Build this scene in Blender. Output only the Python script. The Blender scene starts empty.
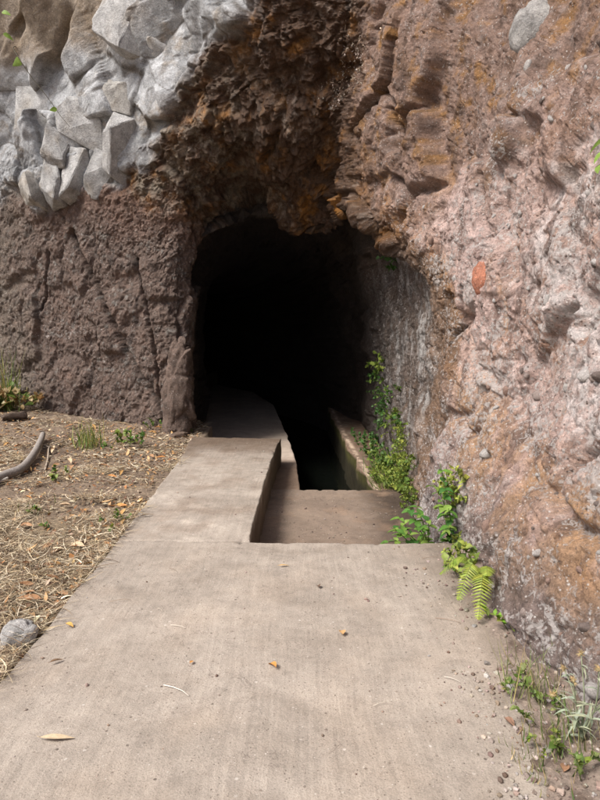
import bpy, bmesh, math, random
import numpy as np
from mathutils import Vector, Matrix
rng = np.random.default_rng(7); random.seed(7)
S = bpy.context.scene
R = math.radians

# ------------------------------------------------------------------ camera, sky, sun, exposure
PITCH = R(7.2); H = 1.5; F = 604.0
cam_d = bpy.data.cameras.new('camera'); cam = bpy.data.objects.new('camera', cam_d)
S.collection.objects.link(cam); S.camera = cam
cam.location = (0, 0, H); cam.rotation_euler = (R(90) - PITCH, 0, 0)
cam_d.sensor_fit = 'VERTICAL'; cam_d.sensor_height = 36.0; cam_d.lens = 36.0 * F / 800.0
cam_d.clip_start = 0.05; cam_d.clip_end = 600
S.render.resolution_x = 768; S.render.resolution_y = 1024

SUN_EL, SUN_AZ = R(50), R(232)          # azimuth clockwise from +y: behind the camera, to the left
W = bpy.data.worlds.new('World'); S.world = W; W.use_nodes = True
nt = W.node_tree; nt.nodes.clear()
sky = nt.nodes.new('ShaderNodeTexSky'); sky.sky_type = 'NISHITA'; sky.sun_disc = False
sky.sun_elevation = SUN_EL; sky.sun_rotation = SUN_AZ; sky.dust_density = 4.0; sky.air_density = 0.7; sky.ozone_density = 0.5
bg = nt.nodes.new('ShaderNodeBackground'); bg.inputs['Strength'].default_value = 0.055
wo = nt.nodes.new('ShaderNodeOutputWorld')
nt.links.new(sky.outputs[0], bg.inputs[0]); nt.links.new(bg.outputs[0], wo.inputs[0])
sd = bpy.data.lights.new('sun', 'SUN'); sd.energy = 1.5; sd.angle = R(20); sd.color = (1.0, 0.95, 0.88)
sun = bpy.data.objects.new('sun', sd); S.collection.objects.link(sun)
sdir = Vector((math.sin(SUN_AZ) * math.cos(SUN_EL), math.cos(SUN_AZ) * math.cos(SUN_EL), math.sin(SUN_EL)))
sun.rotation_euler = sdir.to_track_quat('Z', 'Y').to_euler()
S.view_settings.view_transform = 'Standard'; S.view_settings.look = 'None'
S.view_settings.gamma = 1.0; S.view_settings.exposure = 1.68

# ------------------------------------------------------------------ helpers
def at(px, py, depth):                   # a point of the place, given where it is seen and its distance
    xc = (px - 300) / F; yc = (py - 400) / F
    c, s = math.cos(PITCH), math.sin(PITCH)
    return (xc * depth, (c - yc * s) * depth, H + (-s - yc * c) * depth)
def atz(px, py, z):                      # the point at height z
    yc = (py - 400) / F; c, s = math.cos(PITCH), math.sin(PITCH)
    return at(px, py, (H - z) / (s + yc * c))

def new_mesh(name, V, Fc, cols=None, extra=None, smooth=True):
    V = np.asarray(V, np.float32); me = bpy.data.meshes.new(name)
    if isinstance(Fc, np.ndarray):
        n, k = Fc.shape
        me.vertices.add(len(V)); me.vertices.foreach_set('co', V.ravel())
        me.loops.add(n * k); me.loops.foreach_set('vertex_index', Fc.astype(np.int32).ravel())
        me.polygons.add(n); me.polygons.foreach_set('loop_start', np.arange(0, n * k, k, dtype=np.int32))
    else:
        me.from_pydata(V.tolist(), [], Fc)
    me.update(calc_edges=True)
    me.polygons.foreach_set('use_smooth', np.full(len(me.polygons), smooth))
    if cols is not None:
        c4 = np.ones((len(V), 4), np.float32); c4[:, :3] = cols
        a = me.attributes.new('Col', 'FLOAT_COLOR', 'POINT'); a.data.foreach_set('color', c4.ravel())
    for k_, v_ in (extra or {}).items():
        a = me.attributes.new(k_, 'FLOAT', 'POINT'); a.data.foreach_set('value', np.asarray(v_, np.float32).ravel())
    me.validate()
    return me
def link(name, me, mat=None, parent=None, loc=None, rot=None, scale=None):
    o = bpy.data.objects.new(name, me); S.collection.objects.link(o)
    if mat is not None and me is not None and not me.materials: me.materials.append(mat)
    if parent is not None: o.parent = parent
    if loc is not None: o.location = loc
    if rot is not None: o.rotation_euler = rot
    if scale is not None: o.scale = (scale,) * 3 if isinstance(scale, (int, float)) else scale
    return o
def tag(o, label=None, cat=None, group=None, kind=None):
    if label: o['label'] = label
    if cat: o['category'] = cat
    if group: o['group'] = group
    if kind: o['kind'] = kind
    return o
def empty(name, loc, label, cat, group=None, rot=None):
    return tag(link(name, None, loc=loc, rot=rot), label, cat, group)

# ------------------------------------------------------------------ numpy noise
def h32(ix, iy, iz, seed):
    h = (ix.astype(np.uint32) * np.uint32(374761393) + iy.astype(np.uint32) * np.uint32(668265263)
         + iz.astype(np.uint32) * np.uint32(2147483647) + np.uint32((seed * 1274126177) & 0xffffffff))
    h ^= h >> np.uint32(13); h *= np.uint32(1274126177); h ^= h >> np.uint32(16); h *= np.uint32(2246822519); h ^= h >> np.uint32(13)
    return h
def hv(h, k):
    g = h * np.uint32(2654435761 + 2 * k * 40503 & 0xffffffff); g ^= g >> np.uint32(15); g *= np.uint32(2246822519 + 2 * k); g ^= g >> np.uint32(14)
    return (g & np.uint32(0xffff)).astype(np.float32) / 32767.5 - 1.0
def noise(p, seed=0):
    p = np.asarray(p, np.float32); i = np.floor(p).astype(np.int32); f = p - i
    w = f * f * f * (f * (f * 6 - 15) + 10); out = np.zeros(len(p), np.float32)
    for dx in (0, 1):
        for dy in (0, 1):
            for dz in (0, 1):
                h = h32(i[:, 0] + dx, i[:, 1] + dy, i[:, 2] + dz, seed)
                d = hv(h, 0) * (f[:, 0] - dx) + hv(h, 1) * (f[:, 1] - dy) + hv(h, 2) * (f[:, 2] - dz)
                out += d * (w[:, 0] if dx else 1 - w[:, 0]) * (w[:, 1] if dy else 1 - w[:, 1]) * (w[:, 2] if dz else 1 - w[:, 2])
    return out * 1.2
def fbm(p, octv=4, seed=0, gain=.5, ridged=False):
    p = np.asarray(p, np.float32); a = 1.0; s = 0; t = np.zeros(len(p), np.float32)
    for k in range(octv):
        n = noise(p, seed + k * 17)
        t += a * ((1 - 2 * np.abs(n)) if ridged else n); s += a; a *= gain; p = p * 2.03 + 7.1
    return t / s
def worley(p, seed=0):
    """F1, F2, cell centre, cell hash"""
    p = np.asarray(p, np.float32); i = np.floor(p).astype(np.int32); n = len(p)
    f1 = np.full(n, 9., np.float32); f2 = f1.copy(); cc = np.zeros((n, 3), np.float32); ch = np.zeros(n, np.uint32)
    for dx in (-1, 0, 1):
        for dy in (-1, 0, 1):
            for dz in (-1, 0, 1):
                a, b, c = i[:, 0] + dx, i[:, 1] + dy, i[:, 2] + dz
                h = h32(a, b, c, seed)
                q = np.stack([a + .5 + .45 * hv(h, 3), b + .5 + .45 * hv(h, 4), c + .5 + .45 * hv(h, 5)], 1)
                d = np.sqrt(((q - p) ** 2).sum(1))
                m = d < f1
                f2 = np.where(m, f1, np.minimum(f2, d)); f1 = np.where(m, d, f1)
                cc[m] = q[m]; ch[m] = h[m]
    return f1, f2, cc, ch
def facet(p, seed, tilt=.6, off=.5, groove=.12, soft=0, lin=None):
    """broken-rock relief: each cell its own tilted plane, parted by grooves"""
    f1, f2, cc, ch = worley(p, seed)
    d = (p if lin is None else lin) - cc
    v = off * hv(ch, 6) + tilt * (hv(ch, 7) * d[:, 0] + hv(ch, 8) * d[:, 1] + hv(ch, 9) * d[:, 2])
    g = f2 - f1
    if soft: v = (v + off * .8) * sm(0, soft, g) - off * .8
    return v - groove * np.exp(-(g / .10) ** 2), ch, g
def sm(a, b, x):
    t = np.clip((x - a) / (b - a), 0, 1); return t * t * (3 - 2 * t)
def mixc(a, b, t):
    return a * (1 - t[:, None]) + np.asarray(b, np.float32) * t[:, None]
def seg_dist(P, pts):
    best = np.full(len(P), 1e9, np.float32); side = np.zeros(len(P), np.float32)
    for a, b in zip(pts[:-1], pts[1:]):
        a = np.array(a, np.float32); b = np.array(b, np.float32); ab = b - a
        t = np.clip(((P - a) @ ab) / (ab @ ab), 0, 1); q = a + t[:, None] * ab
        d = np.sqrt(((P - q) ** 2).sum(1)); m = d < best; best = np.where(m, d, best)
        side = np.where(m, ab[0] * (P[:, 1] - a[1]) - ab[1] * (P[:, 0] - a[0]), side)
    return best, np.sign(side)

# ------------------------------------------------------------------ materials
def mat_base(name, rough=.9, spec=.3):
    m = bpy.data.materials.new(name); m.use_nodes = True; n = m.node_tree
    b = n.nodes['Principled BSDF']; b.inputs['Roughness'].default_value = rough
    b.inputs['Specular IOR Level'].default_value = spec
    return m, n, b
def N(n, t, **kw):
    x = n.nodes.new(t)
    for k, v in kw.items(): setattr(x, k, v)
    return x
def tex_noise(n, vec, scale, detail=6, rough=.6, dist=0):
    t = N(n, 'ShaderNodeTexNoise'); t.inputs['Scale'].default_value = scale; t.inputs['Detail'].default_value = detail
    t.inputs['Roughness'].default_value = rough; t.inputs['Distortion'].default_value = dist
    n.links.new(vec, t.inputs['Vector']); return t.outputs['Fac']
def ramp(n, fac, stops):
    r = N(n, 'ShaderNodeValToRGB'); e = r.color_ramp.elements
    while len(e) < len(stops): e.new(.5)
    for q, (p, c) in zip(e, stops):
        q.position = p; q.color = (c, c, c, 1) if isinstance(c, (int, float)) else (*c, 1)
    n.links.new(fac, r.inputs[0]); return r.outputs[0]
def mixrgb(n, fac, a, b, mode='MIX'):
    m = N(n, 'ShaderNodeMix', data_type='RGBA', blend_type=mode)
    for s, v in ((m.inputs[0], fac), (m.inputs[6], a), (m.inputs[7], b)):
        if isinstance(v, (int, float)): s.default_value = v
        elif isinstance(v, tuple): s.default_value = (*v, 1)
        else: n.links.new(v, s)
    return m.outputs[2]
def math_n(n, op, a, b):
    m = N(n, 'ShaderNodeMath', operation=op)
    for s, v in zip(m.inputs, (a, b)):
        if isinstance(v, (int, float)): s.default_value = v
        else: n.links.new(v, s)
    return m.outputs[0]
def bump(n, b, hgt, dist, strength=1, prev=None):
    u = N(n, 'ShaderNodeBump'); u.inputs['Distance'].default_value = dist; u.inputs['Strength'].default_value = strength
    n.links.new(hgt, u.inputs['Height'])
    if prev is not None: n.links.new(prev, u.inputs['Normal'])
    n.links.new(u.outputs[0], b.inputs['Normal']); return u.outputs[0]
def objvec(n): return N(n, 'ShaderNodeTexCoord').outputs['Object']

def rock_material():
    m, n, b = mat_base('rock', .8, .35); v = objvec(n)
    col = N(n, 'ShaderNodeAttribute', attribute_name='Col').outputs['Color']
    fl = N(n, 'ShaderNodeAttribute', attribute_name='fleck').outputs['Fac']
    wet = N(n, 'ShaderNodeAttribute', attribute_name='damp').outputs['Fac']
    n1 = tex_noise(n, v, 9, 9, .68, .4); n2 = tex_noise(n, v, 48, 6, .7)
    var = math_n(n, 'MULTIPLY', ramp(n, n1, [(.28, .55), (.5, .95), (.75, 1.35)]), ramp(n, n2, [(.25, .62), (.5, 1.0), (.8, 1.4)]))
    c = mixrgb(n, 1.0, col, var, 'MULTIPLY')
    # pale mineral crust and lichen flecks; on the tuff also glints painted as colour
    f1_ = tex_noise(n, v, 26, 9, .72, .8); f2_ = tex_noise(n, v, 3.2, 5, .65)
    thr = math_n(n, 'ADD', math_n(n, 'ADD', f1_, math_n(n, 'MULTIPLY', math_n(n, 'SUBTRACT', f2_, .5), .45)), math_n(n, 'MULTIPLY', math_n(n, 'SUBTRACT', fl, 1.0), .26))
    mask = ramp(n, thr, [(.46, 0.0), (.53, 1.0)])
    n3 = tex_noise(n, v, 120, 4, .7)
    vg = N(n, 'ShaderNodeTexVoronoi'); vg.inputs['Scale'].default_value = 62; n.links.new(v, vg.inputs['Vector'])
    sep = N(n, 'ShaderNodeSeparateColor'); n.links.new(vg.outputs['Color'], sep.inputs[0])
    grain = math_n(n, 'MULTIPLY', ramp(n, vg.outputs['Distance'], [(.22, 1.0), (.42, 0.0)]), ramp(n, sep.outputs[0], [(.70, 0.0), (.74, 1.0)]))
    gfac = math_n(n, 'MULTIPLY', grain, math_n(n, 'MULTIPLY', math_n(n, 'ADD', fl, .15), .9))
    gcol_ = ramp(n, sep.outputs[1], [(.0, (.10, .08, .07)), (.35, (.30, .22, .19)), (.6, (.62, .57, .54)), (1.0, (.80, .77, .75))])
    c = mixrgb(n, 1.0, c, ramp(n, n3, [(.3, .68), (.5, 1.0), (.72, 1.3)]), 'MULTIPLY')
    c = mixrgb(n, math_n(n, 'MULTIPLY', mask, .8), c, mixrgb(n, n2, (.34, .31, .30), (.74, .70, .68)))
    c = mixrgb(n, gfac, c, gcol_)
    n.links.new(c, b.inputs['Base Color'])
    rr = N(n, 'ShaderNodeMapRange'); rr.inputs[3].default_value = .88; rr.inputs[4].default_value = .5
    n.links.new(wet, rr.inputs[0]); n.links.new(rr.outputs[0], b.inputs['Roughness'])
    rel_ = N(n, 'ShaderNodeAttribute', attribute_name='relief').outputs['Fac']
    b1 = bump(n, b, tex_noise(n, v, 22, 10, .72, .3), .05, .9); n.links.new(rel_, b.inputs['Normal'].links[0].from_node.inputs['Strength'])
    b2 = bump(n, b, n2, .017, .85, b1); b3 = bump(n, b, n3, .005, .8, b2); bump(n, b, math_n(n, 'ADD', grain, mask), .006, .5, b3)
    return m
M = {}
M['rock'] = rock_material()

def attr_material(name, rough=.9, bscale=40, bdist=.01, var=(.7, 1.3), vscale=30, spec=.3):
    m, n, b = mat_base(name, rough, spec); v = objvec(n)
    col = N(n, 'ShaderNodeAttribute', attribute_name='Col').outputs['Color']
    f = tex_noise(n, v, vscale, 7, .65)
    n.links.new(mixrgb(n, 1.0, col, ramp(n, f, [(.3, var[0]), (.7, var[1])]), 'MULTIPLY'), b.inputs['Base Color'])
    bump(n, b, tex_noise(n, v, bscale, 8, .7), bdist, .9)
    return m
M['soil'] = attr_material('soil', .95, 45, .02, (.55, 1.35), 35)
M['stone'] = attr_material('stone', .9, 40, .012, (.7, 1.25), 18)
M['litter'] = attr_material('litter', .85, 60, .002, (.8, 1.2), 60)
M['wood'] = attr_material('weathered_wood', .85, 70, .004, (.75, 1.2), 50)

def leaf_material(name):
    m, n, b = mat_base(name, .55, .4); v = objvec(n)
    col = N(n, 'ShaderNodeAttribute', attribute_name='Col').outputs['Color']
    c = mixrgb(n, 1.0, col, ramp(n, tex_noise(n, v, 40, 4), [(.3, .75), (.7, 1.25)]), 'MULTIPLY')
    n.links.new(c, b.inputs['Base Color'])
    tr = N(n, 'ShaderNodeBsdfTranslucent'); n.links.new(c, tr.inputs[0])
    ms = N(n, 'ShaderNodeMixShader'); ms.inputs[0].default_value = .35
    n.links.new(b.outputs[0], ms.inputs[1]); n.links.new(tr.outputs[0], ms.inputs[2])
    n.links.new(ms.outputs[0], n.nodes['Material Output'].inputs['Surface'])
    return m
M['leaf'] = leaf_material('leaf')

def concrete(name, base, dark, brush=1.0):
    m, n, b = mat_base(name, .92, .25); v = objvec(n)
    col = N(n, 'ShaderNodeAttribute', attribute_name='Col').outputs['Color']
    rm_ = N(n, 'ShaderNodeMapping'); rm_.inputs['Rotation'].default_value = (.52, .71, .63); n.links.new(v, rm_.inputs[0]); v = rm_.outputs[0]; v0 = N(n, 'ShaderNodeTexCoord').outputs['Object']
    big = tex_noise(n, v, 1.7, 8, .65, .6); mid = tex_noise(n, v, 11, 8, .7); fine = tex_noise(n, v, 160, 3, .7)
    # broom strokes: long thin streaks, slightly wandering
    mp = N(n, 'ShaderNodeMapping'); mp.inputs['Rotation'].default_value = (0, 0, R(38)); mp.inputs['Scale'].default_value = (46, 2.0, 1)
    wv = N(n, 'ShaderNodeVectorMath', operation='ADD'); n.links.new(v0, wv.inputs[0])
    nz = N(n, 'ShaderNodeTexNoise'); nz.inputs['Scale'].default_value = 1.3; n.links.new(v0, nz.inputs['Vector'])
    sc = N(n, 'ShaderNodeVectorMath', operation='SCALE'); sc.inputs['Scale'].default_value = .10; n.links.new(nz.outputs['Color'], sc.inputs[0])
    n.links.new(sc.outputs[0], wv.inputs[1]); n.links.new(wv.outputs[0], mp.inputs[0])
    st = tex_noise(n, mp.outputs[0], 1.0, 2, .5)
    c = mixrgb(n, ramp(n, big, [(.32, 0.0), (.66, 1.0)]), dark, base)
    c = mixrgb(n, 1.0, c, ramp(n, mid, [(.30, .80), (.5, 1.0), (.72, 1.12)]), 'MULTIPLY')
    c = mixrgb(n, math_n(n, 'MULTIPLY', ramp(n, tex_noise(n, v, 1.1, 3), [(.34, .05), (.62, .24)]), brush), c, mixrgb(n, 1.0, c, ramp(n, st, [(.32, .66), (.66, 1.28)]), 'MULTIPLY'))
    c = mixrgb(n, 1.0, c, ramp(n, fine, [(.30, .70), (.5, 1.0), (.72, 1.15)]), 'MULTIPLY')
    # dark specks of dirt
    vo = N(n, 'ShaderNodeTexVoronoi'); vo.inputs['Scale'].default_value = 26; n.links.new(v, vo.inputs['Vector'])
    c = mixrgb(n, math_n(n, 'MULTIPLY', ramp(n, vo.outputs['Distance'], [(.03, 1.0), (.10, 0.0)]), ramp(n, mid, [(.38, 0.0), (.55, .9)])), c, (.10, .075, .06))
    # sparse light and dark grains, hair-fine dirt lines
    for scl, pr in ((95, .86), (48, .94)):
        vg = N(n, 'ShaderNodeTexVoronoi'); vg.inputs['Scale'].default_value = scl; n.links.new(v, vg.inputs['Vector'])
        sp_ = N(n, 'ShaderNodeSeparateColor'); n.links.new(vg.outputs['Color'], sp_.inputs[0])
        g_ = math_n(n, 'MULTIPLY', ramp(n, vg.outputs['Distance'], [(.20, .85), (.36, 0.0)]), ramp(n, sp_.outputs[0], [(pr, 0.0), (pr + .02, 1.0)]))
        c = mixrgb(n, g_, c, ramp(n, sp_.outputs[1], [(.0, (.09, .07, .06)), (.55, (.22, .18, .15)), (.75, (.40, .36, .32)), (1.0, (.55, .51, .47))]))
    hl = tex_noise(n, wv.outputs[0], 5.5, 5, .55, 1.2)
    line = math_n(n, 'MULTIPLY', ramp(n, hl, [(.494, 0.0), (.5, 1.0), (.506, 0.0)]), ramp(n, tex_noise(n, v, 3.1, 4), [(.50, 0.0), (.60, .75)]))
    c = mixrgb(n, line, c, (.13, .10, .085))
    c = mixrgb(n, 1.0, c, col, 'MULTIPLY')
    n.links.new(c, b.inputs['Base Color'])
    b1 = bump(n, b, st, .0022 * brush + .001, .7); b2 = bump(n, b, mid, .010, .6, b1); bump(n, b, fine, .003, .8, b2)
    return m
M['path'] = concrete('path_concrete', (.385, .340, .295), (.275, .238, .202))
M['step'] = concrete('step_concrete', (.27, .21, .165), (.18, .138, .11), .25)
M['floor'] = concrete('floor_concrete', (.50, .42, .355), (.36, .30, .25), .2)

# ------------------------------------------------------------------ the rock: one lofted surface, from the tunnel's depth out over the cliff
A = at
ringA = [(-1.75, -1.4), (-1.75, 0.), (-1.78, 1.2), (-1.7, 2.3), (-1.3, 2.95), (-.55, 3.2), (.1, 3.05), (.42, 2.92), (.60, 2.80), (.84, 2.45), (1.06, 1.75), (1.18, .85), (1.24, -.3), (1.24, -1.4)]
c4b = [(-1.6, 9.1, -1.4), (-1.6, 9.1, 0), (-1.66, 9.15, 1.2), (-1.6, 9.1, 2.25), (-1.25, 9.2, 2.92), (-.56, 9.3, 3.14), (.1, 9.1, 3.02), (.50, 8.9, 3.0), (.72, 8.3, 3.05), (1.12, 7.6, 2.62), (1.27, 7.1, 2.08), (1.26, 7.2, 1.0), (1.24, 7.4, -.3), (1.24, 7.4, -1.4)]
out = [
 [(-1.52, 8.65, -1.4), (-1.80, 8.45, -1.4), (-2.6, 8.75, -1.4), (-3.6, 9.1, -1.4), (-5.2, 9.6, -1.4), (-12, 10.5, -1.4)],
 [(-1.52, 8.65, -.1), (-1.80, 8.45, -.1), (-2.6, 8.75, 0), (-3.6, 9.1, .1), (-5.2, 9.6, .2), (-12, 10.5, .4)],
 [A(191, 335, 8.75), A(165, 335, 8.45), A(110, 330, 8.75), A(50, 320, 9.1), A(-40, 310, 9.5), (-12, 10.5, 1.6)],
 [A(194, 258, 8.7), A(165, 250, 8.35), A(110, 240, 8.55), A(40, 225, 8.9), A(-50, 210, 9.3), (-12, 10.5, 2.8)],
 [A(222, 228, 8.9), A(188, 197, 8.2), A(130, 165, 8.2), A(60, 130, 8.5), A(-40, 90, 8.9), (-11, 10, 4.6)],
 [A(258, 197, 9.1), A(240, 165, 8.0), A(205, 95, 7.4), A(165, 20, 7.4), A(110, -80, 7.4), (-5, 8.4, 9)],
 [A(302, 232, 8.9), A(296, 188, 8.2), A(283, 115, 6.95), A(268, 30, 6.3), A(255, -80, 6.0), (-1, 6.6, 9.5)],
 [A(334, 228, 8.5), A(333, 190, 7.8), A(338, 120, 6.7), A(352, 30, 6.0), A(375, -80, 5.7), (.9, 6.2, 9.5)],
 [A(348, 210, 6.6), A(353, 180, 6.35), A(366, 110, 5.95), A(386, 20, 5.6), A(410, -90, 5.4), (1.6, 6.0, 9.5)],
 [A(388, 246, 6.0), A(406, 215, 5.6), A(446, 140, 5.0), A(490, 50, 4.5), A(550, -70, 4.1), (2.7, 1.0, 8)],
 [A(430, 284, 5.4), A(450, 266, 4.9), A(500, 230, 4.1), A(565, 185, 3.3), (1.60, 2.0, 2.4), (1.9, -5, 3.2)],
 [A(432, 365, 5.6), A(464, 375, 4.7), A(510, 390, 3.9), A(575, 410, 2.95), (1.40, 1.5, .95), (1.5, -5, 1.0)],
 [(1.11, 5.8, -.3), (1.10, 5.0, -.2), (1.06, 4.0, 0), (1.06, 2.8, 0), (1.06, 1.5, 0), (1.06, -5, 0)],
 [(1.11, 5.8, -1.4), (1.10, 5.0, -1.4), (1.06, 4.0, -1.4), (1.06, 2.8, -1.4), (1.06, 1.5, -1.4), (1.06, -5, -1.4)]]
G = []
for k in range(14):
    x, z = ringA[k]
    def ring(y, dx, s): return (-.25 + dx + (x + .25) * s, y, z if z < .3 else .3 + (z - .3) * s)
    G.append([(-7.5, 24.3, .5), ring(23, -6.2, .7), ring(15.5, -1.3, .85), ring(11.8, -.2, .95), (x, 9.9, z), c4b[k]] + list(out[k]))
G = np.array(G, np.float64)
RN = [10, 105, 90, 90, 105, 90, 60, 40, 90, 105, 120, 125, 8]
CN = [3, 14, 16, 24, 36, 60, 60, 110, 160, 190, 46]
def catmull(P, counts):                 # along axis 0
    outp, par = [], []
    n = len(P)
    for i in range(n - 1):
        p1, p2 = P[i], P[i + 1]; p0 = P[i - 1] if i else 2 * p1 - p2; p3 = P[i + 2] if i + 2 < n else 2 * p2 - p1
        t = np.linspace(0, 1, counts[i], endpoint=False)[:, None, None]
        m1, m2 = (p2 - p0) * .42, (p3 - p1) * .42
        outp.append((2*t**3 - 3*t**2 + 1) * p1 + (t**3 - 2*t**2 + t) * m1 + (-2*t**3 + 3*t**2) * p2 + (t**3 - t**2) * m2)
        par.append(i + t[:, 0, 0])
    outp.append(P[-1:]); par.append(np.array([n - 1.]))
    return np.concatenate(outp), np.concatenate(par)
B1, pu = catmull(G, RN)
B2, pv = catmull(np.swapaxes(B1, 0, 1), CN)
B = np.swapaxes(B2, 0, 1)
nu, nv = B.shape[:2]
du = np.gradient(B, axis=0); dv = np.gradient(B, axis=1)
NR = np.cross(dv, du); NR /= np.linalg.norm(NR, axis=2, keepdims=True) + 1e-9
# normals must face the open space (towards the path)
if (NR[nu // 2, nv - 100] @ (np.array([0, 2, 1.2]) - B[nu // 2, nv - 100])) < 0: NR = -NR
P0 = B.reshape(-1, 3).astype(np.float32); NN = NR.reshape(-1, 3).astype(np.float32)
U = np.repeat(pu, nv).astype(np.float32); Vv = np.tile(pv, nu).astype(np.float32)

wob = fbm(P0 * 1.6, 4, 3); wob2 = fbm(P0 * 3.1 + 9, 4, 5)
Uw = U + .45 * wob; Vw = Vv + .7 * wob2
lowb = np.interp(Vv, [7.3, 8, 9, 10, 11], [4.2, 3.62, 3.30, 3.10, 3.0])
upb = np.interp(Vv, [7.3, 8, 9, 10, 11], [4.2, 4.60, 5.75, 6.2, 6.3])
basalt = sm(-.10, .14, Uw - lowb) * sm(-.12, .22, upb - Uw) * sm(7.75, 8.1, Vw)
inside = 1 - sm(5.2, 6.3, Vw)
right = sm(7.30, 8.1, U + .35 * wob + .45 * np.clip(Vv - 8, -1, 1))           # pink right wall
right *= sm(6.2, 6.9, Vv + .4 * wob2)
recess = sm(8.8, 9.6, U + .5 * wob2) * (1 - sm(6.25, 6.95, Vw)) * sm(3.6, 4.6, Vv)
tuff = (1 - sm(3.3, 3.9, Uw)) * (1 - inside)

# ---- relief
wv3 = np.stack([wob, wob2, wob], 1)
fz, idz, gz_ = facet(P0 * np.array([1.15, 1.15, 1.0]) + .45 * wv3, 9, .8, .30, .10, .10)
fa, ida, ga = facet(P0 * np.array([1.9, 1.9, 1.5]) + .35 * wv3, 11, .75, .35, .10, .08)
fb, idb, gb = facet(P0 * 5.2 + .3 * np.stack([wob2, wob, wob2], 1), 23, .8, .35, .12, .12)
w1 = np.stack([noise(P0 * 3, 1), noise(P0 * 3, 2), noise(P0 * 3, 3)], 1); sk = np.array([1.9, 1.9, 1.45]); sr = np.array([1.3, 1.3, 1.05])
fk, idk, gk = facet(P0 * sk + .16 * w1, 27, .75, .42, .16, 0, P0 * sk)
fr, idr, gr = facet(P0 * sr + .22 * w1, 33, .7, .28, .10, .07, P0 * sr)
fr2, idr2, gr2 = facet(P0 * 4.6 + .35 * w1, 35, .8, .35, .10, .06, P0 * 4.6)
warp = np.stack([fbm(P0 * 7, 2, 31), fbm(P0 * 7, 2, 37), fbm(P0 * 7, 2, 41)], 1)
fc, idc, gc = facet(P0 * 13 + 1.1 * warp, 43, .8, .4, .15, .25)
def soften(a, n):
    g = a.reshape(nu, nv).copy()
    for _ in range(n):
        g[1:-1] = (g[:-2] + 2 * g[1:-1] + g[2:]) / 4; g[:, 1:-1] = (g[:, :-2] + 2 * g[:, 1:-1] + g[:, 2:]) / 4
    return g.ravel()
fk = soften(fk, 5); fz = soften(fz, 5); fa = soften(fa, 3); fr = soften(fr, 5); fr2 = soften(fr2, 2)
rough1 = fbm(P0 * 3.2 + .5 * warp, 5, 51); rid = fbm(P0 * 6 + .6 * warp, 5, 61, .55, True)
fine = fbm(P0 * 26 + warp, 4, 71, .6)
# slanting scaly bark-like relief of the tuff: streaks falling from upper left to lower right
q = np.stack([P0[:, 0] * 9.0 - P0[:, 2] * 2.2, P0[:, 1] * 6, P0[:, 2] * 3.2 + P0[:, 0] * 1.2], 1)
scal = fbm(q + 1.0 * warp, 4, 81, .6, True)
wcol = np.clip(sm(.35, .7, rid), 0, 1)
Dp = .07 * rough1 * (1 - .85 * basalt)
f8, id8, g8 = facet(P0 * np.array([6.5, 6.5, 5.0]), 29, .9, .4, .08, 0)
f8 = soften(f8, 2)
Dp += basalt * (.05 * fz + .24 * fk + .022 * f8 + .0015 * fine)
Dp += tuff * (.12 * fr + .03 * fa + .045 * scal + .016 * fc + .020 * fine)
over = np.clip(1 - basalt - tuff - right - recess - inside, 0, 1)
rm = fbm(P0 * 1.7 + .4 * warp, 6, 55, .55)
Dp += over * (.22 * fz + .08 * fa + .045 * fb + .020 * fc + .032 * rid + .012 * fine + .26 * rm)
Dp += right * (.19 * fr + .045 * fr2 * sm(-.15, .2, wob2) + .014 * fc + .024 * rid * sm(-.2, .35, wob) + .014 * fine + .05 * rm)
Dp += recess * (.05 * fz + .04 * fa + .02 * fb + .012 * fc + .016 * rid + .006 * fine)
Dp += inside * (1 - recess) * (.2 * fz + .08 * fa + .02 * fb)
# long cracks in the left face
XZ = P0[:, [0, 2]]
def cpt(px, py, d=8.7): a = at(px, py, d); return (a[0], a[2])
left_face = ((U < 4.6) & (Vv > 6.2)).astype(np.float32)
jag = np.stack([fbm(P0 * 7, 4, 91, .6), fbm(P0 * 7, 4, 92, .6)], 1) * .045
d1, s1 = seg_dist(XZ + jag, [cpt(70, 232), cpt(88, 268), cpt(110, 312), cpt(124, 345), cpt(148, 385), cpt(168, 420)])
d2, s2 = seg_dist(XZ + jag, [cpt(142, 262), cpt(150, 300), cpt(160, 350), cpt(164, 418)])
d3, s3 = seg_dist(XZ + jag, [cpt(40, 250), cpt(36, 290), cpt(28, 310)])
Dp += left_face * (-.30 * np.exp(-(d1 / .042) ** 2) + .06 * s1 * np.exp(-d1 / .5) - .24 * np.exp(-(d2 / .034) ** 2) + .06 * s2 * np.exp(-d2 / .35) - .08 * np.exp(-(d3 / .02) ** 2))
# cracks in the right face
YZ = P0[:, [1, 2]]
def ypt(px, py, d): a = at(px, py, d); return (a[1], a[2])
rf = right * (Vv > 6.3)
jy = jag * .8
for pts, dep in (([ypt(452, 40, 5.5), ypt(450, 80, 5.6), ypt(425, 108, 6.0), ypt(395, 130, 6.4)], .16),
                 ([ypt(512, 175, 4.5), ypt(518, 235, 4.4), ypt(520, 262, 4.4), ypt(518, 285, 4.4)], .08),
                 ([ypt(490, 300, 4.7), ypt(480, 325, 4.8), ypt(470, 335, 5.0), ypt(465, 345, 5.1)], .07),
                 ([ypt(455, 110, 5.6), ypt(458, 150, 5.5)], .06), ([ypt(405, 215, 6.3), ypt(410, 240, 6.3)], .06)):
    dd, ss = seg_dist(YZ + jy, pts)
    Dp += rf * (-dep * np.exp(-(dd / .022) ** 2) + dep * .35 * ss * np.exp(-dd / .15))
edge = sm(.0, .8, Vv) * 1.0
P1 = P0 + NN * (Dp * edge)[:, None]
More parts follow.
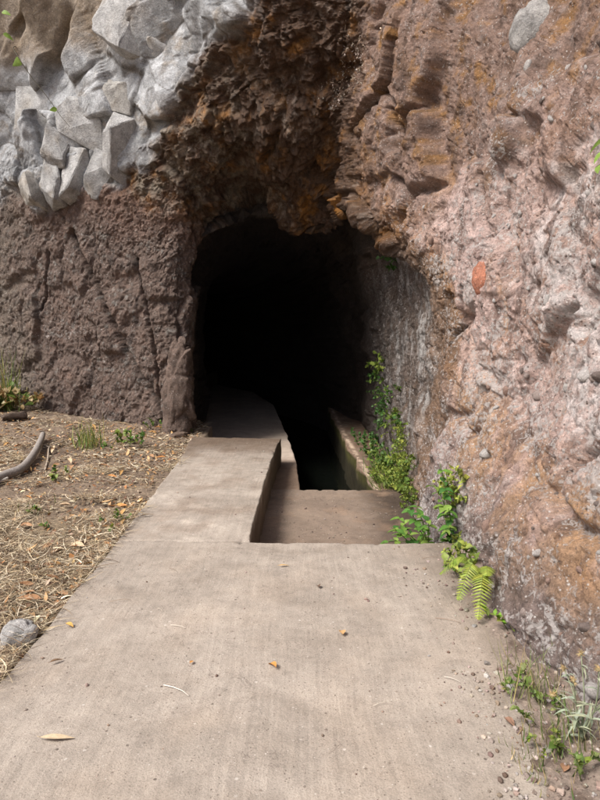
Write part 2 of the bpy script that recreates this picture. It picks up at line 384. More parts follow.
# keep the wall clear of the path near the camera
# ---- colour
col = np.tile(np.array([.085, .050, .032], np.float32), (len(P0), 1))                        # brown overhang
n_a = fbm(P0 * 2.3 + 4, 5, 101, .6); n_b = fbm(P0 * 5 + 2, 5, 103, .6); n_c = fbm(P0 * 13, 4, 107, .6); n_d = fbm(P0 * 1.1 + 3, 4, 109)
col = mixc(col, (.30, .145, .045), sm(.0, .35, n_a + .3 * n_c) * .85)                         # rust
col = mixc(col, (.040, .028, .022), sm(.02, .35, n_b) * .7); col = mixc(col, (.27, .235, .19), sm(6.0, 4.6, Uw) * sm(-.15, .25, n_b + .3 * n_c) * .7)
col = mixc(col, (.32, .27, .23), sm(.10, .42, n_c + .5 * n_d) * .65)
tc = np.tile(np.array([.195, .140, .115], np.float32), (len(P0), 1))
tc = mixc(tc, (.27, .175, .135), sm(.0, .4, n_b) * .7); tc = mixc(tc, (.085, .062, .055), sm(.05, .4, n_a) * .6)
tc = mixc(tc, (.34, .325, .30), sm(.10, .36, n_c + .4 * n_a) * .75); tc = mixc(tc, (.045, .032, .028), sm(.10, .34, fbm(q * .8 + 3, 4, 115, .6)) * .7)
tc = mixc(tc, (.26, .15, .11), sm(2.9, 3.7, Uw) * .75)
tc = mixc(tc, (.24, .20, .16), sm(9.0, 9.8, Vw + .3 * n_b) * .6)
bc = np.tile(np.array([.40, .415, .435], np.float32), (len(P0), 1))
idn = hv(idk, 11); ida_ = hv(ida, 12)
bc *= (1 + .18 * idn)[:, None]
bc = mixc(bc, (.25, .21, .165), sm(.04, .34, n_a + .35 * n_c) * .75); bc = mixc(bc, (.10, .085, .07), sm(.035, .0, gk) * .85); bc = mixc(bc, (.20, .205, .21), sm(.25, .6, hv(id8, 13)) * .55)
bc = mixc(bc, (.64, .66, .68), sm(.15, .4, n_b - .3 * n_a) * .55)
topb = sm(4.9, 5.35, P0[:, 2] + .5 * n_d + .3 * n_b) * sm(-1.7, -2.3, P0[:, 0] + .5 * n_a) ; bc = mixc(bc, (.22, .165, .11), topb * .85)
rc = np.tile(np.array([.51, .39, .355], np.float32), (len(P0), 1))
rc = mixc(rc, (.34, .21, .145), sm(.0, .35, n_a) * .7)
rc = mixc(rc, (.42, .235, .09), sm(.10, .42, fbm(P0 * np.array([3.2, 2.6, 1.1]) + 3, 5, 111, .6)) * .75)           # ochre streaks, running down
rc = mixc(rc, (.19, .135, .115), sm(.05, .38, n_b) * .7)
rc = mixc(rc, (.70, .60, .575), sm(.0, .32, n_c + .5 * n_d) * .75)
vs = fbm(P0 * np.array([5, 5, 1.0]) + 2, 5, 117, .65); vs2 = fbm(P0 * np.array([11, 11, 2.0]) + 8, 4, 119, .6)
def near(pts, w): dd, _ = seg_dist(YZ + jag * 1.6, pts); return sm(w, w * .35, dd + .5 * w * n_b)
rc = mixc(rc, (.43, .27, .15), near([ypt(452, 300, 5.0), ypt(468, 420, 4.5), ypt(500, 480, 3.8), ypt(560, 530, 3.0), ypt(640, 560, 2.5)], .50) * sm(-.32, .12, vs) * .75)
rc = mixc(rc, (.40, .205, .08), near([ypt(345, 140, 6.4), ypt(372, 215, 6.1), ypt(400, 250, 5.7), ypt(432, 280, 5.3), ypt(452, 340, 4.9)], .45) * sm(-.3, .15, n_b) * .8)
rc = mixc(rc, (.60, .47, .44), near([ypt(470, 200, 4.8), ypt(490, 290, 4.5), ypt(480, 350, 4.6)], .40) * .75)
rc = mixc(rc, (.78, .73, .72), near([ypt(640, 110, 2.6), ypt(560, 190, 3.3), ypt(530, 260, 3.6), ypt(560, 360, 3.0), ypt(640, 420, 2.4)], .34) * sm(-.25, .15, n_c) * .7)
rc = mixc(rc, (.15, .105, .09), sm(.06, .28, vs2 + .2 * n_a) * .75)
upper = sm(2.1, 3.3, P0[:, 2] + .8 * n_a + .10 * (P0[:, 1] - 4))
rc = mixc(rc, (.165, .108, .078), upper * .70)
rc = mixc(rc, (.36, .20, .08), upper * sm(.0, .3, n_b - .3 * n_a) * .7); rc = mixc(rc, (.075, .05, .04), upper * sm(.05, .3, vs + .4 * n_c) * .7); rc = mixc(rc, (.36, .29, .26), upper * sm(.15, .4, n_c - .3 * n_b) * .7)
lowg = (1 - sm(.10, .65, P0[:, 2] + .5 * n_a)) ; rc = mixc(rc, (.15, .125, .118), lowg * .8)
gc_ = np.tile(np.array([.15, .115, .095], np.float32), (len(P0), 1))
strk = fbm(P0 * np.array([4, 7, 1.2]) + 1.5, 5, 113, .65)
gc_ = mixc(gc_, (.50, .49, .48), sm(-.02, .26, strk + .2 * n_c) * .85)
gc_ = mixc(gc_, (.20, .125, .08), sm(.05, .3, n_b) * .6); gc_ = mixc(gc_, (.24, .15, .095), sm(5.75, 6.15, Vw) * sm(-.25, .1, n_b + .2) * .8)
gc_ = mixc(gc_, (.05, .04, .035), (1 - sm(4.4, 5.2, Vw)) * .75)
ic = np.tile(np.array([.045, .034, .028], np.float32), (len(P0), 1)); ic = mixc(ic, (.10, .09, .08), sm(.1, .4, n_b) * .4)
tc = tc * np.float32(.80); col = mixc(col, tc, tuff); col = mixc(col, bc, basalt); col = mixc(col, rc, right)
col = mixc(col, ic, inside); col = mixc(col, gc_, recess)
gc2 = mixc(col, (.11, .07, .05), recess * sm(9.9, 9.2, U + .3 * n_b) * .8); col = gc2  # brown rock under the lip, with the lip's shade painted into the colour
lum = col @ np.array([.3, .55, .15], np.float32); sat = (1 + .18 * np.clip(right + over, 0, 1))[:, None]; col = lum[:, None] + (col - lum[:, None]) * sat
col = np.clip(col, .012, .82)
fleck = np.clip(right * (.78 + .9 * n_d) * (1 - .45 * upper) + recess * .62 + basalt * .25 + tuff * (.28 + .5 * n_d) + over * .25 * sm(.0, .3, n_d) + right * lowg * .45 * sm(-.1, .2, n_b), 0, 1)  # the tuff share paints in grey glints
relief = np.clip(over * .9 + tuff * .9 + right * 1.0 + recess * .8 + basalt * .45 + inside, 0, 1)
damp = np.clip(over * .9 + recess * .5 + inside + tuff * .45, 0, 1)

# split where the geology changes
ii = np.arange(nu * nv).reshape(nu, nv)
quads = np.stack([ii[:-1, :-1], ii[:-1, 1:], ii[1:, 1:], ii[1:, :-1]], -1).reshape(-1, 4)
if True:   # orient
    k = (nu // 2) * (nv - 1) + nv - 100; qd = quads[k]; e1 = P0[qd[1]] - P0[qd[0]]; e2 = P0[qd[2]] - P0[qd[0]]
    if np.cross(e1, e2) @ NN[qd[0]] < 0: quads = quads[:, ::-1]
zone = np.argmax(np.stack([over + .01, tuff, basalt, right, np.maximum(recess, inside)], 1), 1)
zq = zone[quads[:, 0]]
cliff = link('cliff', None, loc=(0, 0, 0)); tag(cliff, 'rugged volcanic cliff with a tunnel mouth at its foot', kind='structure')
parts = [('overhang', 'rust brown rock overhang above the tunnel mouth'), ('tuff_face', 'dark red brown cracked rock face left of the tunnel'),
         ('basalt_layer', 'pale grey fractured basalt layer over the brown rock'), ('side_wall', 'pinkish rock wall with white flecks beside the path'),
         ('tunnel_lining', 'dark damp rock inside the tunnel')]
for z, (nm, lb) in enumerate(parts):
    fq = quads[zq == z]
    if not len(fq): continue
    used, inv = np.unique(fq, return_inverse=True)
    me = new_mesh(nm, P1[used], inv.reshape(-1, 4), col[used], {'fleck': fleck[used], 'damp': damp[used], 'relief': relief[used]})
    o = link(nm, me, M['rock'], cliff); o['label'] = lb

def surf_xz(x, z):      # the cliff's front at x, z (faces -y)
    d = (P1[:, 0] - x) ** 2 + (P1[:, 2] - z) ** 2 + 1e3 * (Vv < 6.5)
    k = int(np.argmin(d)); return Vector(P1[k]), Vector(NN[k])
sub_i = np.where((U >= 8.5) & (Vv > 3.5))[0]; sub_p = P1[sub_i]
def surf_yz(y, z):      # the right wall at y, z (faces -x)
    k = int(sub_i[np.argmin((sub_p[:, 1] - y) ** 2 + (sub_p[:, 2] - z) ** 2)]); return Vector(P1[k]), Vector(NN[k])

# ------------------------------------------------------------------ blocks and stones in the cliff
def chunk_mesh(name, w, h, d, c, seed, npts=16, rnd=.25, bev=.06, jitter=.012, tint=.15):
    r = random.Random(seed); bm = bmesh.new()
    for k in range(npts):
        x, y, z = (r.uniform(-1, 1) for _ in range(3))
        m = max(abs(x), abs(y), abs(z)); L = math.sqrt(x*x + y*y + z*z)
        s = (1 - rnd) / m + rnd / L
        bm.verts.new((x * s * w / 2, y * s * d / 2, z * s * h / 2))
    g = bmesh.ops.convex_hull(bm, input=bm.verts)
    junk = [v for v in bm.verts if not v.link_faces]; bmesh.ops.delete(bm, geom=junk, context='VERTS')
    bmesh.ops.dissolve_limit(bm, angle_limit=R(12), verts=bm.verts, edges=bm.edges)
    bmesh.ops.bevel(bm, geom=bm.edges[:], offset=min(w, h, d) * bev, segments=1, affect='EDGES', clamp_overlap=True)
    bmesh.ops.triangulate(bm, faces=bm.faces)
    bmesh.ops.subdivide_edges(bm, edges=[e for e in bm.edges if e.calc_length() > .05], cuts=4, use_grid_fill=True)
    bmesh.ops.triangulate(bm, faces=bm.faces)
    V = np.array([v.co[:] for v in bm.verts], np.float32)
    bm.normal_update(); nn = np.array([v.normal[:] for v in bm.verts], np.float32)
    V = V + nn * (jitter * 2.2 * fbm(V * 8 + seed, 5, seed, .6))[:, None]
    Fc = np.array([[v.index for v in f.verts] for f in bm.faces], np.int32); bm.free()
    cols = np.tile(np.array(c, np.float32), (len(V), 1)) * (1 + tint * fbm(V * 6 + seed, 3, 5)[:, None] * 2)
    cols = mixc(cols, np.array(c) * np.array([.62, .54, .44]), sm(.02, .3, fbm(V * 5 + seed * 1.7, 4, 9, .6)) * .7)
    me = new_mesh(name, V, Fc, cols, {'fleck': np.full(len(V), .2), 'damp': np.zeros(len(V)), 'relief': np.full(len(V), .6)}, smooth=True); me.set_sharp_from_angle(angle=R(24)); return me

def rock_mesh(name, w, h, d, c, seed, sub=5, amp=.08, tint=.25, taper=0, relief_=.8, power=.55, soft=.15):
    bm = bmesh.new(); bmesh.ops.create_icosphere(bm, subdivisions=sub, radius=1)
    V = np.array([v.co[:] for v in bm.verts], np.float32); Fc = np.array([[v.index for v in f.verts] for f in bm.faces], np.int32); bm.free()
    Nn = V.copy(); V = np.sign(V) * np.abs(V) ** power; V *= np.array([w / 2, d / 2, h / 2]) / np.abs(V).max(0)
    V[:, :2] *= (1 - taper * (V[:, 2:3] / h + .5))
    q_ = V * (1.0 / max(.08, min(w, h, d))) * 1.3 + seed
    f_, _, _ = facet(q_ + .3 * np.stack([noise(q_, 1), noise(q_, 2), noise(q_, 3)], 1), seed, .9, .3, .1, soft)
    V = V + Nn * (amp * f_ + amp * .5 * fbm(q_ * 2, 4, seed) + amp * .25 * fbm(q_ * 6, 3, seed + 5))[:, None]
    cols = np.tile(np.array(c, np.float32), (len(V), 1)) * (1 + tint * fbm(q_ * 2.5, 4, 5)[:, None] * 2)
    return new_mesh(name, V, Fc, cols, {'fleck': np.full(len(V), .25), 'damp': np.full(len(V), .3), 'relief': np.full(len(V), relief_)})
blocks = [(14, 92, 50, 82, .36, 0, (.50, .505, .51)), (80, 118, 42, 58, .42, -.1, (.47, .475, .48)), (50, 136, 22, 42, .34, .1, (.40, .40, .40)),
 (22, 180, 29, 36, .34, .15, (.42, .40, .37)), (43, 174, 17, 44, .3, -.1, (.42, .42, .42)), (70, 171, 22, 46, .36, .05, (.46, .46, .46)),
 (98, 168, 26, 48, .32, .35, (.38, .38, .38)), (86, 66, 38, 44, .3, -.2, (.36, .34, .31)), (60, 46, 14, 30, .25, 0, (.30, .30, .31)),
 (136, 36, 40, 66, .34, .05, (.50, .50, .50)), (166, 26, 34, 44, .3, .1, (.46, .47, .48)), (170, 72, 26, 32, .3, -.5, (.55, .55, .55)),
 (194, 36, 30, 42, .3, .5, (.48, .49, .5)), (120, 96, 36, 30, .3, .3, (.46, .45, .43)), (146, 92, 24, 40, .3, -.25, (.5, .5, .49)),
 (124, 148, 18, 52, .28, .35, (.48, .48, .48)), (112, 132, 20, 40, .28, .5, (.42, .42, .43)), (14, 150, 34, 30, .3, -.2, (.30, .27, .24)),
 (210, 14, 66, 30, .45, -.35, (.26, .265, .27)), (186, 62, 22, 26, .25, .7, (.44, .44, .45)), (152, 130, 24, 26, .22, .2, (.36, .33, .28)),
 (108, 40, 22, 34, .26, .2, (.42, .41, .39)), (212, 52, 24, 26, .26, -.6, (.42, .42, .43)), (2, 186, 18, 40, .3, .1, (.33, .31, .28))]
for k, (px, py, w, h, dep, rot, c) in enumerate(blocks):
    if k in (7, 8, 10, 12, 14, 16, 17, 19, 20, 21, 22, 23): continue
    dpt = 8.25
    p = at(px, py, dpt); s, nrm = surf_xz(p[0], p[2]); sc = (s.y * math.cos(PITCH)) / F
    low = py > 125
    me = chunk_mesh('basalt_block', w * sc * 1.3, h * sc * 1.25, .6, [v * .92 for v in c], 300 + k, 18, .10, .03, .018, .30)
    link('basalt_block', me, M['rock'], cliff, (s.x, s.y + (.15 if low else .23), s.z), (random.uniform(-.3, .3), rot, random.uniform(-.4, .4)))
# grey stone set in the upper right wall
p, nrm = surf_yz(*ypt(527, 27, 4.2)); me = rock_mesh('embedded_stone', .42, .46, .40, (.36, .35, .34), 911, 5, .04, .35, 0, .8, 1.0)
o = link('embedded_stone', me, M['rock'], cliff, p - nrm * .10, (-nrm).to_track_quat('Y', 'Z').to_euler()); o['label'] = 'rounded grey stone set in the brown upper wall'
p, nrm = surf_yz(*ypt(501, 278, 4.3)); me = rock_mesh('embedded_stone', .22, .24, .10, (.42, .175, .11), 915, 4, .012, .25, 0, .4, .95)
o = link('embedded_stone', me, M['rock'], cliff, p - nrm * .030, (-nrm).to_track_quat('Y', 'Z').to_euler()); o['label'] = 'small orange red stone set in the pink wall'
nm_ = [rock_mesh('embedded_pebble', 1, 1, 1, c, 950 + i, 2, .16, .2, 0, .3, .8) for i, c in enumerate([(.60, .57, .55), (.42, .34, .31), (.25, .20, .18), (.66, .62, .60), (.40, .27, .22)])]
ok = np.where((U > 9.2) & (U < 12) & (Vv > 6.6) & (Vv < 10.1) & (P1[:, 2] > .05))[0]; r = random.Random(5)
for k in range(240):
    i = int(ok[r.randrange(len(ok))]); s_ = .012 * math.exp(r.gauss(.25, .5)); q = Vector(P1[i]) - Vector(NN[i]) * s_ * .15
    link('embedded_pebble', nm_[r.randrange(5)], M['rock'], cliff, q, (r.uniform(0, 6), r.uniform(0, 6), r.uniform(0, 6)), (s_ * r.uniform(1.2, 2.4), s_ * 1.3, s_ * r.uniform(1.2, 2)))
# upright rock at the left jamb
bb = Vector((-1.68, 8.30, .50))
me = rock_mesh('upright_rock', .50, 1.6, .62, (.165, .118, .096), 77, 6, .09, .35, .45, 1.0, .7)
o = link('upright_rock', me, M['rock'], None, bb, (R(4), R(3), R(12))); tag(o, 'tall brown rock slab standing upright against the left side of the tunnel mouth', 'rock')

# ------------------------------------------------------------------ the ground: one sheet
def axis(knots):
    a = []
    for (x0, x1, n) in knots: a += list(np.linspace(x0, x1, n, endpoint=False))
    return np.array(a + [knots[-1][1]])
gx = axis([(-200, -30, 8), (-30, -8, 12), (-8, -4.8, 60), (-4.8, -1.32, 210), (-1.32, -1.2, 4), (-1.2, 8, 8), (8, 200, 8)])
gy = axis([(-200, -20, 8), (-20, 0, 12), (0, 1.6, 30), (1.6, 6, 220), (6, 10.2, 170), (10.2, 30, 8), (30, 200, 6)])
GX, GY = np.meshgrid(gx, gy); gp = np.stack([GX.ravel(), GY.ravel(), 0 * GX.ravel()], 1)
def ground_h(x, y, p):
    rise = .03 * np.clip(-1.3 - x, 0, 4) + .12 * sm(-2.4, -4.5, x) * sm(6, 9, y) + .05 * sm(7.0, 8.6, y)
    dip = -.045 + .0 * x
    return dip + rise + .05 * fbm(p * 1.3, 3, 201) + .020 * fbm(p * 6, 4, 203) + .010 * fbm(p * 22, 3, 207)
gz = ground_h(GX.ravel(), GY.ravel(), gp)
under = (GX.ravel() > -1.27) & (GX.ravel() < 7.9) & (GY.ravel() > -6)
under |= (GX.ravel() > -2.6) & (GX.ravel() < 7.9) & (GY.ravel() > 8.75)
gz = np.where(under, -1.25, gz)
far = np.maximum(np.abs(GX.ravel()), np.abs(GY.ravel())); gz = np.where(far > 40, -.3, gz)
gcol = np.tile(np.array([.23, .175, .13], np.float32), (len(gp), 1))
na = fbm(gp * 1.5, 4, 211); nb = fbm(gp * 6, 4, 213)
gcol = mixc(gcol, (.13, .095, .072), sm(.0, .35, na) * .8); gcol = mixc(gcol, (.30, .235, .16), sm(.05, .4, nb - .3 * na) * .6)
gcol = mixc(gcol, (.33, .265, .17), sm(5.4, 3.6, GY.ravel() + 1.2 * na) * .6)
gi = np.arange(len(gp)).reshape(GX.shape)
gq = np.stack([gi[:-1, :-1], gi[:-1, 1:], gi[1:, 1:], gi[1:, :-1]], -1).reshape(-1, 4)
gv = np.stack([gp[:, 0], gp[:, 1], gz], 1)
o = link('ground', new_mesh('ground', gv, gq, gcol), M['soil']); tag(o, 'bare brown soil and dry litter left of the path', kind='structure')
GZ = gz.reshape(GX.shape)
def gh(x, y):
    i = int(np.clip(np.searchsorted(gx, x) - 1, 0, len(gx) - 2)); j = int(np.clip(np.searchsorted(gy, y) - 1, 0, len(gy) - 2))
    u = (x - gx[i]) / (gx[i + 1] - gx[i]); v = (y - gy[j]) / (gy[j + 1] - gy[j])
    return float((GZ[j, i] * (1 - u) + GZ[j, i + 1] * u) * (1 - v) + (GZ[j + 1, i] * (1 - u) + GZ[j + 1, i + 1] * u) * v)

# ------------------------------------------------------------------ slabs
def slab(name, left, right, z, thick, mat, label, kind='structure', cell=.02, rag=.024, und=.006, bev=.012, colf=None, parent=None):
    """left and right: outline polylines (x, y) running away from the camera"""
    L = np.array(left, float); Rr = np.array(right, float)
    n = 400
    def resample(P, n):
        d = np.r_[0, np.cumsum(np.linalg.norm(np.diff(P, axis=0), axis=1))]; t = np.linspace(0, d[-1], n)
        return np.stack([np.interp(t, d, P[:, 0]), np.interp(t, d, P[:, 1])], 1), d[-1]
    length = resample(L, 3)[1]; nl = max(8, int(length / cell)); La, _ = resample(L, nl); Ra, _ = resample(Rr, nl)
    wid = np.linalg.norm(La - Ra, axis=1).max(); nw = max(6, int(wid / cell))
    t = np.linspace(0, 1, nw); t = np.unique(np.r_[t, bev / wid * np.array([.5, 1]), 1 - bev / wid * np.array([.5, 1])]); nw = len(t)
    s = np.linspace(0, 1, nl); s = np.unique(np.r_[s, bev / length * np.array([.5, 1]), 1 - bev / length * np.array([.5, 1])])
    idx = s * (nl - 1); La = np.stack([np.interp(idx, np.arange(nl), La[:, k]) for k in (0, 1)], 1); Ra = np.stack([np.interp(idx, np.arange(nl), Ra[:, k]) for k in (0, 1)], 1)
    nl = len(s)
    XY = La[:, None] * (1 - t[None, :, None]) + Ra[:, None] * t[None, :, None]
    p = np.concatenate([XY, np.zeros((nl, nw, 1))], 2).reshape(-1, 3)
    # ragged outline, fading inwards
    T, Sx = np.meshgrid(t, s); ed = np.minimum(np.minimum(T, 1 - T) * wid, np.minimum(Sx, 1 - Sx) * length).ravel()
    fade = np.exp(-ed / .06)
    wob = np.stack([fbm(p * 2.1, 6, 301, .62), fbm(p * 2.1, 6, 302, .62)], 1) * rag * 1.6
    p[:, :2] += wob * fade[:, None]
    zz = z + und * 2 * fbm(p * 1.6, 4, 303) + .0012 * fbm(p * 9, 3, 304)
    chip = sm(.05, .4, fbm(p * 7, 4, 305)) * .5 + .5
    zz -= bev * np.clip(1 - ed / bev, 0, 1) ** 2 * chip + .035 * sm(.12, .40, fbm(p * 8, 4, 306)) * np.exp(-ed / .025)
    top = np.stack([p[:, 0], p[:, 1], zz], 1)
    border = list(range(nw)) + [i * nw + nw - 1 for i in range(1, nl)] + [(nl - 1) * nw + j for j in range(nw - 2, -1, -1)] + [i * nw for i in range(nl - 2, 0, -1)]
    levels = max(2, int(thick / .04)); V = [top]; base = len(top); prev = border; Fq = []
    gi = np.arange(nw * nl).reshape(nl, nw); fq = np.stack([gi[:-1, :-1], gi[:-1, 1:], gi[1:, 1:], gi[1:, :-1]], -1).reshape(-1, 4).tolist()
    bp = top[border]
    for k in range(1, levels + 1):
        q = bp.copy(); q[:, 2] -= thick * k / levels
        q[:, :2] += (np.stack([fbm(q * 3.3, 5, 307, .6), fbm(q * 3.3, 5, 308, .6)], 1) * rag * 1.2)
        V.append(q); cur = list(range(base, base + len(border))); base += len(border)
        for a in range(len(border)):
            b = (a + 1) % len(border); Fq.append([prev[a], cur[a], cur[b], prev[b]])
        prev = cur
    V = np.concatenate(V); Fa = np.array(fq + Fq, np.int32)
    e1 = V[Fa[0, 1]] - V[Fa[0, 0]]; e2 = V[Fa[0, 2]] - V[Fa[0, 0]]
    if np.cross(e1, e2)[2] < 0: Fa = Fa[:, ::-1]
    cols = np.ones((len(V), 3), np.float32)
    if colf is not None: cols = colf(V, cols)
    o = link(name, new_mesh(name, V, Fa, cols), mat, parent)
    if kind == 'structure': tag(o, label, kind=kind)
    return o
def path_col(V, c):
    nz = fbm(V * 2.2, 5, 401, .6); nz2 = fbm(V * 9, 4, 402, .6)
    c = mixc(c, (.52, .47, .43), sm(.70, .98, V[:, 0] + .22 * nz + .10 * nz2) * .85)        # soil washed on along the wall
    c = mixc(c, (1.10, 1.06, 1.02), sm(-.1, .3, nz) * .6)
    c = mixc(c, (.80, .77, .74), sm(.1, .4, -nz + .4 * nz2) * .5)
    c = mixc(c, (.62, .57, .52), sm(-.02, -.10, V[:, 2]) * .8)
    return c
xl = lambda y: -1.235 - .014 * y
slab('path', [(xl(-6), -6), (xl(0), 0), (-1.262, 2.3), (-1.275, 4.05)], [(1.25, -6), (1.25, 0), (1.25, 2.3), (1.25, 3.99)], 0, .42, M['path'], 'pale broom finished concrete path with scattered litter', colf=path_col, cell=.025)
def walk_col(V, c):
    nz = fbm(V * 2.6 + 5, 5, 411, .6)
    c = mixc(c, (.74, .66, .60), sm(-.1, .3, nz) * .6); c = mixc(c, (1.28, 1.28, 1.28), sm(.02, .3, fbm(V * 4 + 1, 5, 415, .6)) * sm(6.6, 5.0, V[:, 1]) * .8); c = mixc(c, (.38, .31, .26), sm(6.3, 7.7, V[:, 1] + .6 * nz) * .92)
    c = mixc(c, (.42, .36, .31), sm(-.03, -.12, V[:, 2]) * .9)
    return c
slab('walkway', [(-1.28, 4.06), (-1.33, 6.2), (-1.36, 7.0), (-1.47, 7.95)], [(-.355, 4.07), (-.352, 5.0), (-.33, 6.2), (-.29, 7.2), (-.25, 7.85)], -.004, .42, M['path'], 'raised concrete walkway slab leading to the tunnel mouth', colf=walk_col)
ZF = -.36
edgeL = [(.005, 6.45), (-.02, 7.2), (-.06, 8.2), (-.15, 9.3), (-.34, 11.2), (-.62, 13.9), (-1.3, 16.5), (-3.2, 19.5), (-6.5, 22.5)]
slab('tunnel_walkway', [(-2.1, 6.3), (-2.1, 7.2), (-2.2, 8.2), (-2.2, 9.3), (-2.3, 11.2), (-2.6, 13.9), (-3.6, 16.5), (-6, 19.5), (-9, 22.5)], edgeL, ZF, .85, M['floor'], 'dim concrete walkway curving into the dark tunnel', cell=.045, bev=.015, colf=lambda V, c: mixc(c, (.46, .38, .33), sm(8.6, 7.6, V[:, 1] + .5 * fbm(V * 3, 4, 461)) * .95))
def step_col(V, c):
    nz = fbm(V * 3, 5, 421, .6)
    c = mixc(c, (.24, .22, .21), sm(.50, .95, V[:, 0] + .4 * nz) * .9); c = mixc(c, (1.25, 1.12, 1.0), sm(.0, .35, nz) * .6)
    return mixc(c, (.38, .34, .31), sm(5.2, 4.5, V[:, 1] + .25 * nz) * .7)
slab('channel_step', [(-.40, 4.03), (-.40, 5.5), (-.36, 6.62)], [(1.30, 3.98), (1.30, 5.5), (1.30, 6.58)], ZF + .012, .30, M['step'], 'lower brown concrete slab bridging the water channel', colf=step_col)
# right side of the channel: ledge with a pale rim and a mossy inner face
def ledge_col(V, c):
    nz = fbm(V * 5, 5, 431, .6); nz2 = fbm(V * 14, 3, 432)
    e = np.interp(V[:, 1], [6.4, 9.6, 14.7], [.86, .74, .64])
    dx = V[:, 0] - e
    c = mixc(c, (.55, .43, .35), sm(-.5, .2, nz) * .9)
    c = mixc(c, (2.2, 2.2, 2.15), np.exp(-((dx - .03) / .035) ** 2) * sm(-.15, .1, nz + .3 * nz2) * (V[:, 2] > ZF - .035))
    c = mixc(c, (.20, .27, .07), sm(ZF - .015, ZF - .06, V[:, 2] + .02 * nz2) * sm(-.4, .0, nz + .1) * .9)
    c = mixc(c, (.10, .11, .07), sm(ZF - .10, ZF - .24, V[:, 2] + .06 * nz))  # shade low in the channel, painted into the face below the moss
    return c
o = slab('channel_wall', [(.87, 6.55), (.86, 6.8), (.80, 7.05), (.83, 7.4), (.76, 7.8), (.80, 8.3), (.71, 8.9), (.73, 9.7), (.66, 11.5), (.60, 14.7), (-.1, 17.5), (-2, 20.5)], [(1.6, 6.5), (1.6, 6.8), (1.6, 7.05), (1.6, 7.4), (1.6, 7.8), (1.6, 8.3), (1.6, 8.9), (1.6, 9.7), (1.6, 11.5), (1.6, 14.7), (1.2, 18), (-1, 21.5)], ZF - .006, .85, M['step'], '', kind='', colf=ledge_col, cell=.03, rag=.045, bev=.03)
tag(o, 'mossy concrete channel wall with a pale worn rim below the wall plants', 'channel wall')
wm, wn, wb = mat_base('water', .06, .5); wb.inputs['Base Color'].default_value = (.004, .005, .004, 1)
bump(wn, wb, tex_noise(wn, objvec(wn), 6, 3), .01, .3)
wy = np.linspace(4, 23, 80); wx = np.linspace(-.9, 1.4, 24); WX, WY = np.meshgrid(wx, wy)
WX = WX - .02 * np.clip(WY - 9, 0, 20) ** 2 * .9
wi = np.arange(WX.size).reshape(WX.shape)
o = link('water', new_mesh('water', np.stack([WX.ravel(), WY.ravel(), np.full(WX.size, -.92)], 1), np.stack([wi[:-1, :-1], wi[:-1, 1:], wi[1:, 1:], wi[1:, :-1]], -1).reshape(-1, 4)), wm)
tag(o, 'black still water lying low in the channel', kind='structure')
# soil and grit banked against the foot of the wall
sy = np.linspace(-2, 4.0, 300); st_ = np.linspace(0, 1, 40); ST, SY = np.meshgrid(st_, sy)
pp = np.stack([ST.ravel(), SY.ravel(), 0 * SY.ravel()], 1)
e0 = np.interp(sy, [-2, 1.7, 2.0, 2.6, 3.3, 4], [.60, .66, .72, .82, .92, 1.0]) + .05 * fbm(np.stack([sy * 0, sy * 2.2, sy * 0], 1), 4, 441) * 2
sx = e0[:, None] + ST * (1.32 - e0[:, None])
szz = -.012 + .075 * ST ** 1.1 + (.022 * fbm(np.stack([sx.ravel(), SY.ravel(), 0 * SY.ravel()], 1) * 9, 5, 443)).reshape(ST.shape) * (ST > .02)
scol = mixc(np.tile(np.array([.30, .24, .20], np.float32), (pp.shape[0], 1)), (.13, .09, .068), sm(-.05, .3, fbm(pp * 7, 4, 445)) * .8)
si = np.arange(ST.size).reshape(ST.shape)
o = link('soil', new_mesh('soil', np.stack([sx.ravel(), SY.ravel(), szz.ravel()], 1), np.stack([si[:-1, :-1], si[:-1, 1:], si[1:, 1:], si[1:, :-1]], -1).reshape(-1, 4), scol), M['soil'])
tag(o, 'brown soil banked between the path and the side wall', kind='structure')
def soil_h(x, y):
    e = float(np.interp(y, sy, e0)); return max(0, -.012 + .075 * max(0, (x - e) / (1.32 - e)) ** 1.1)

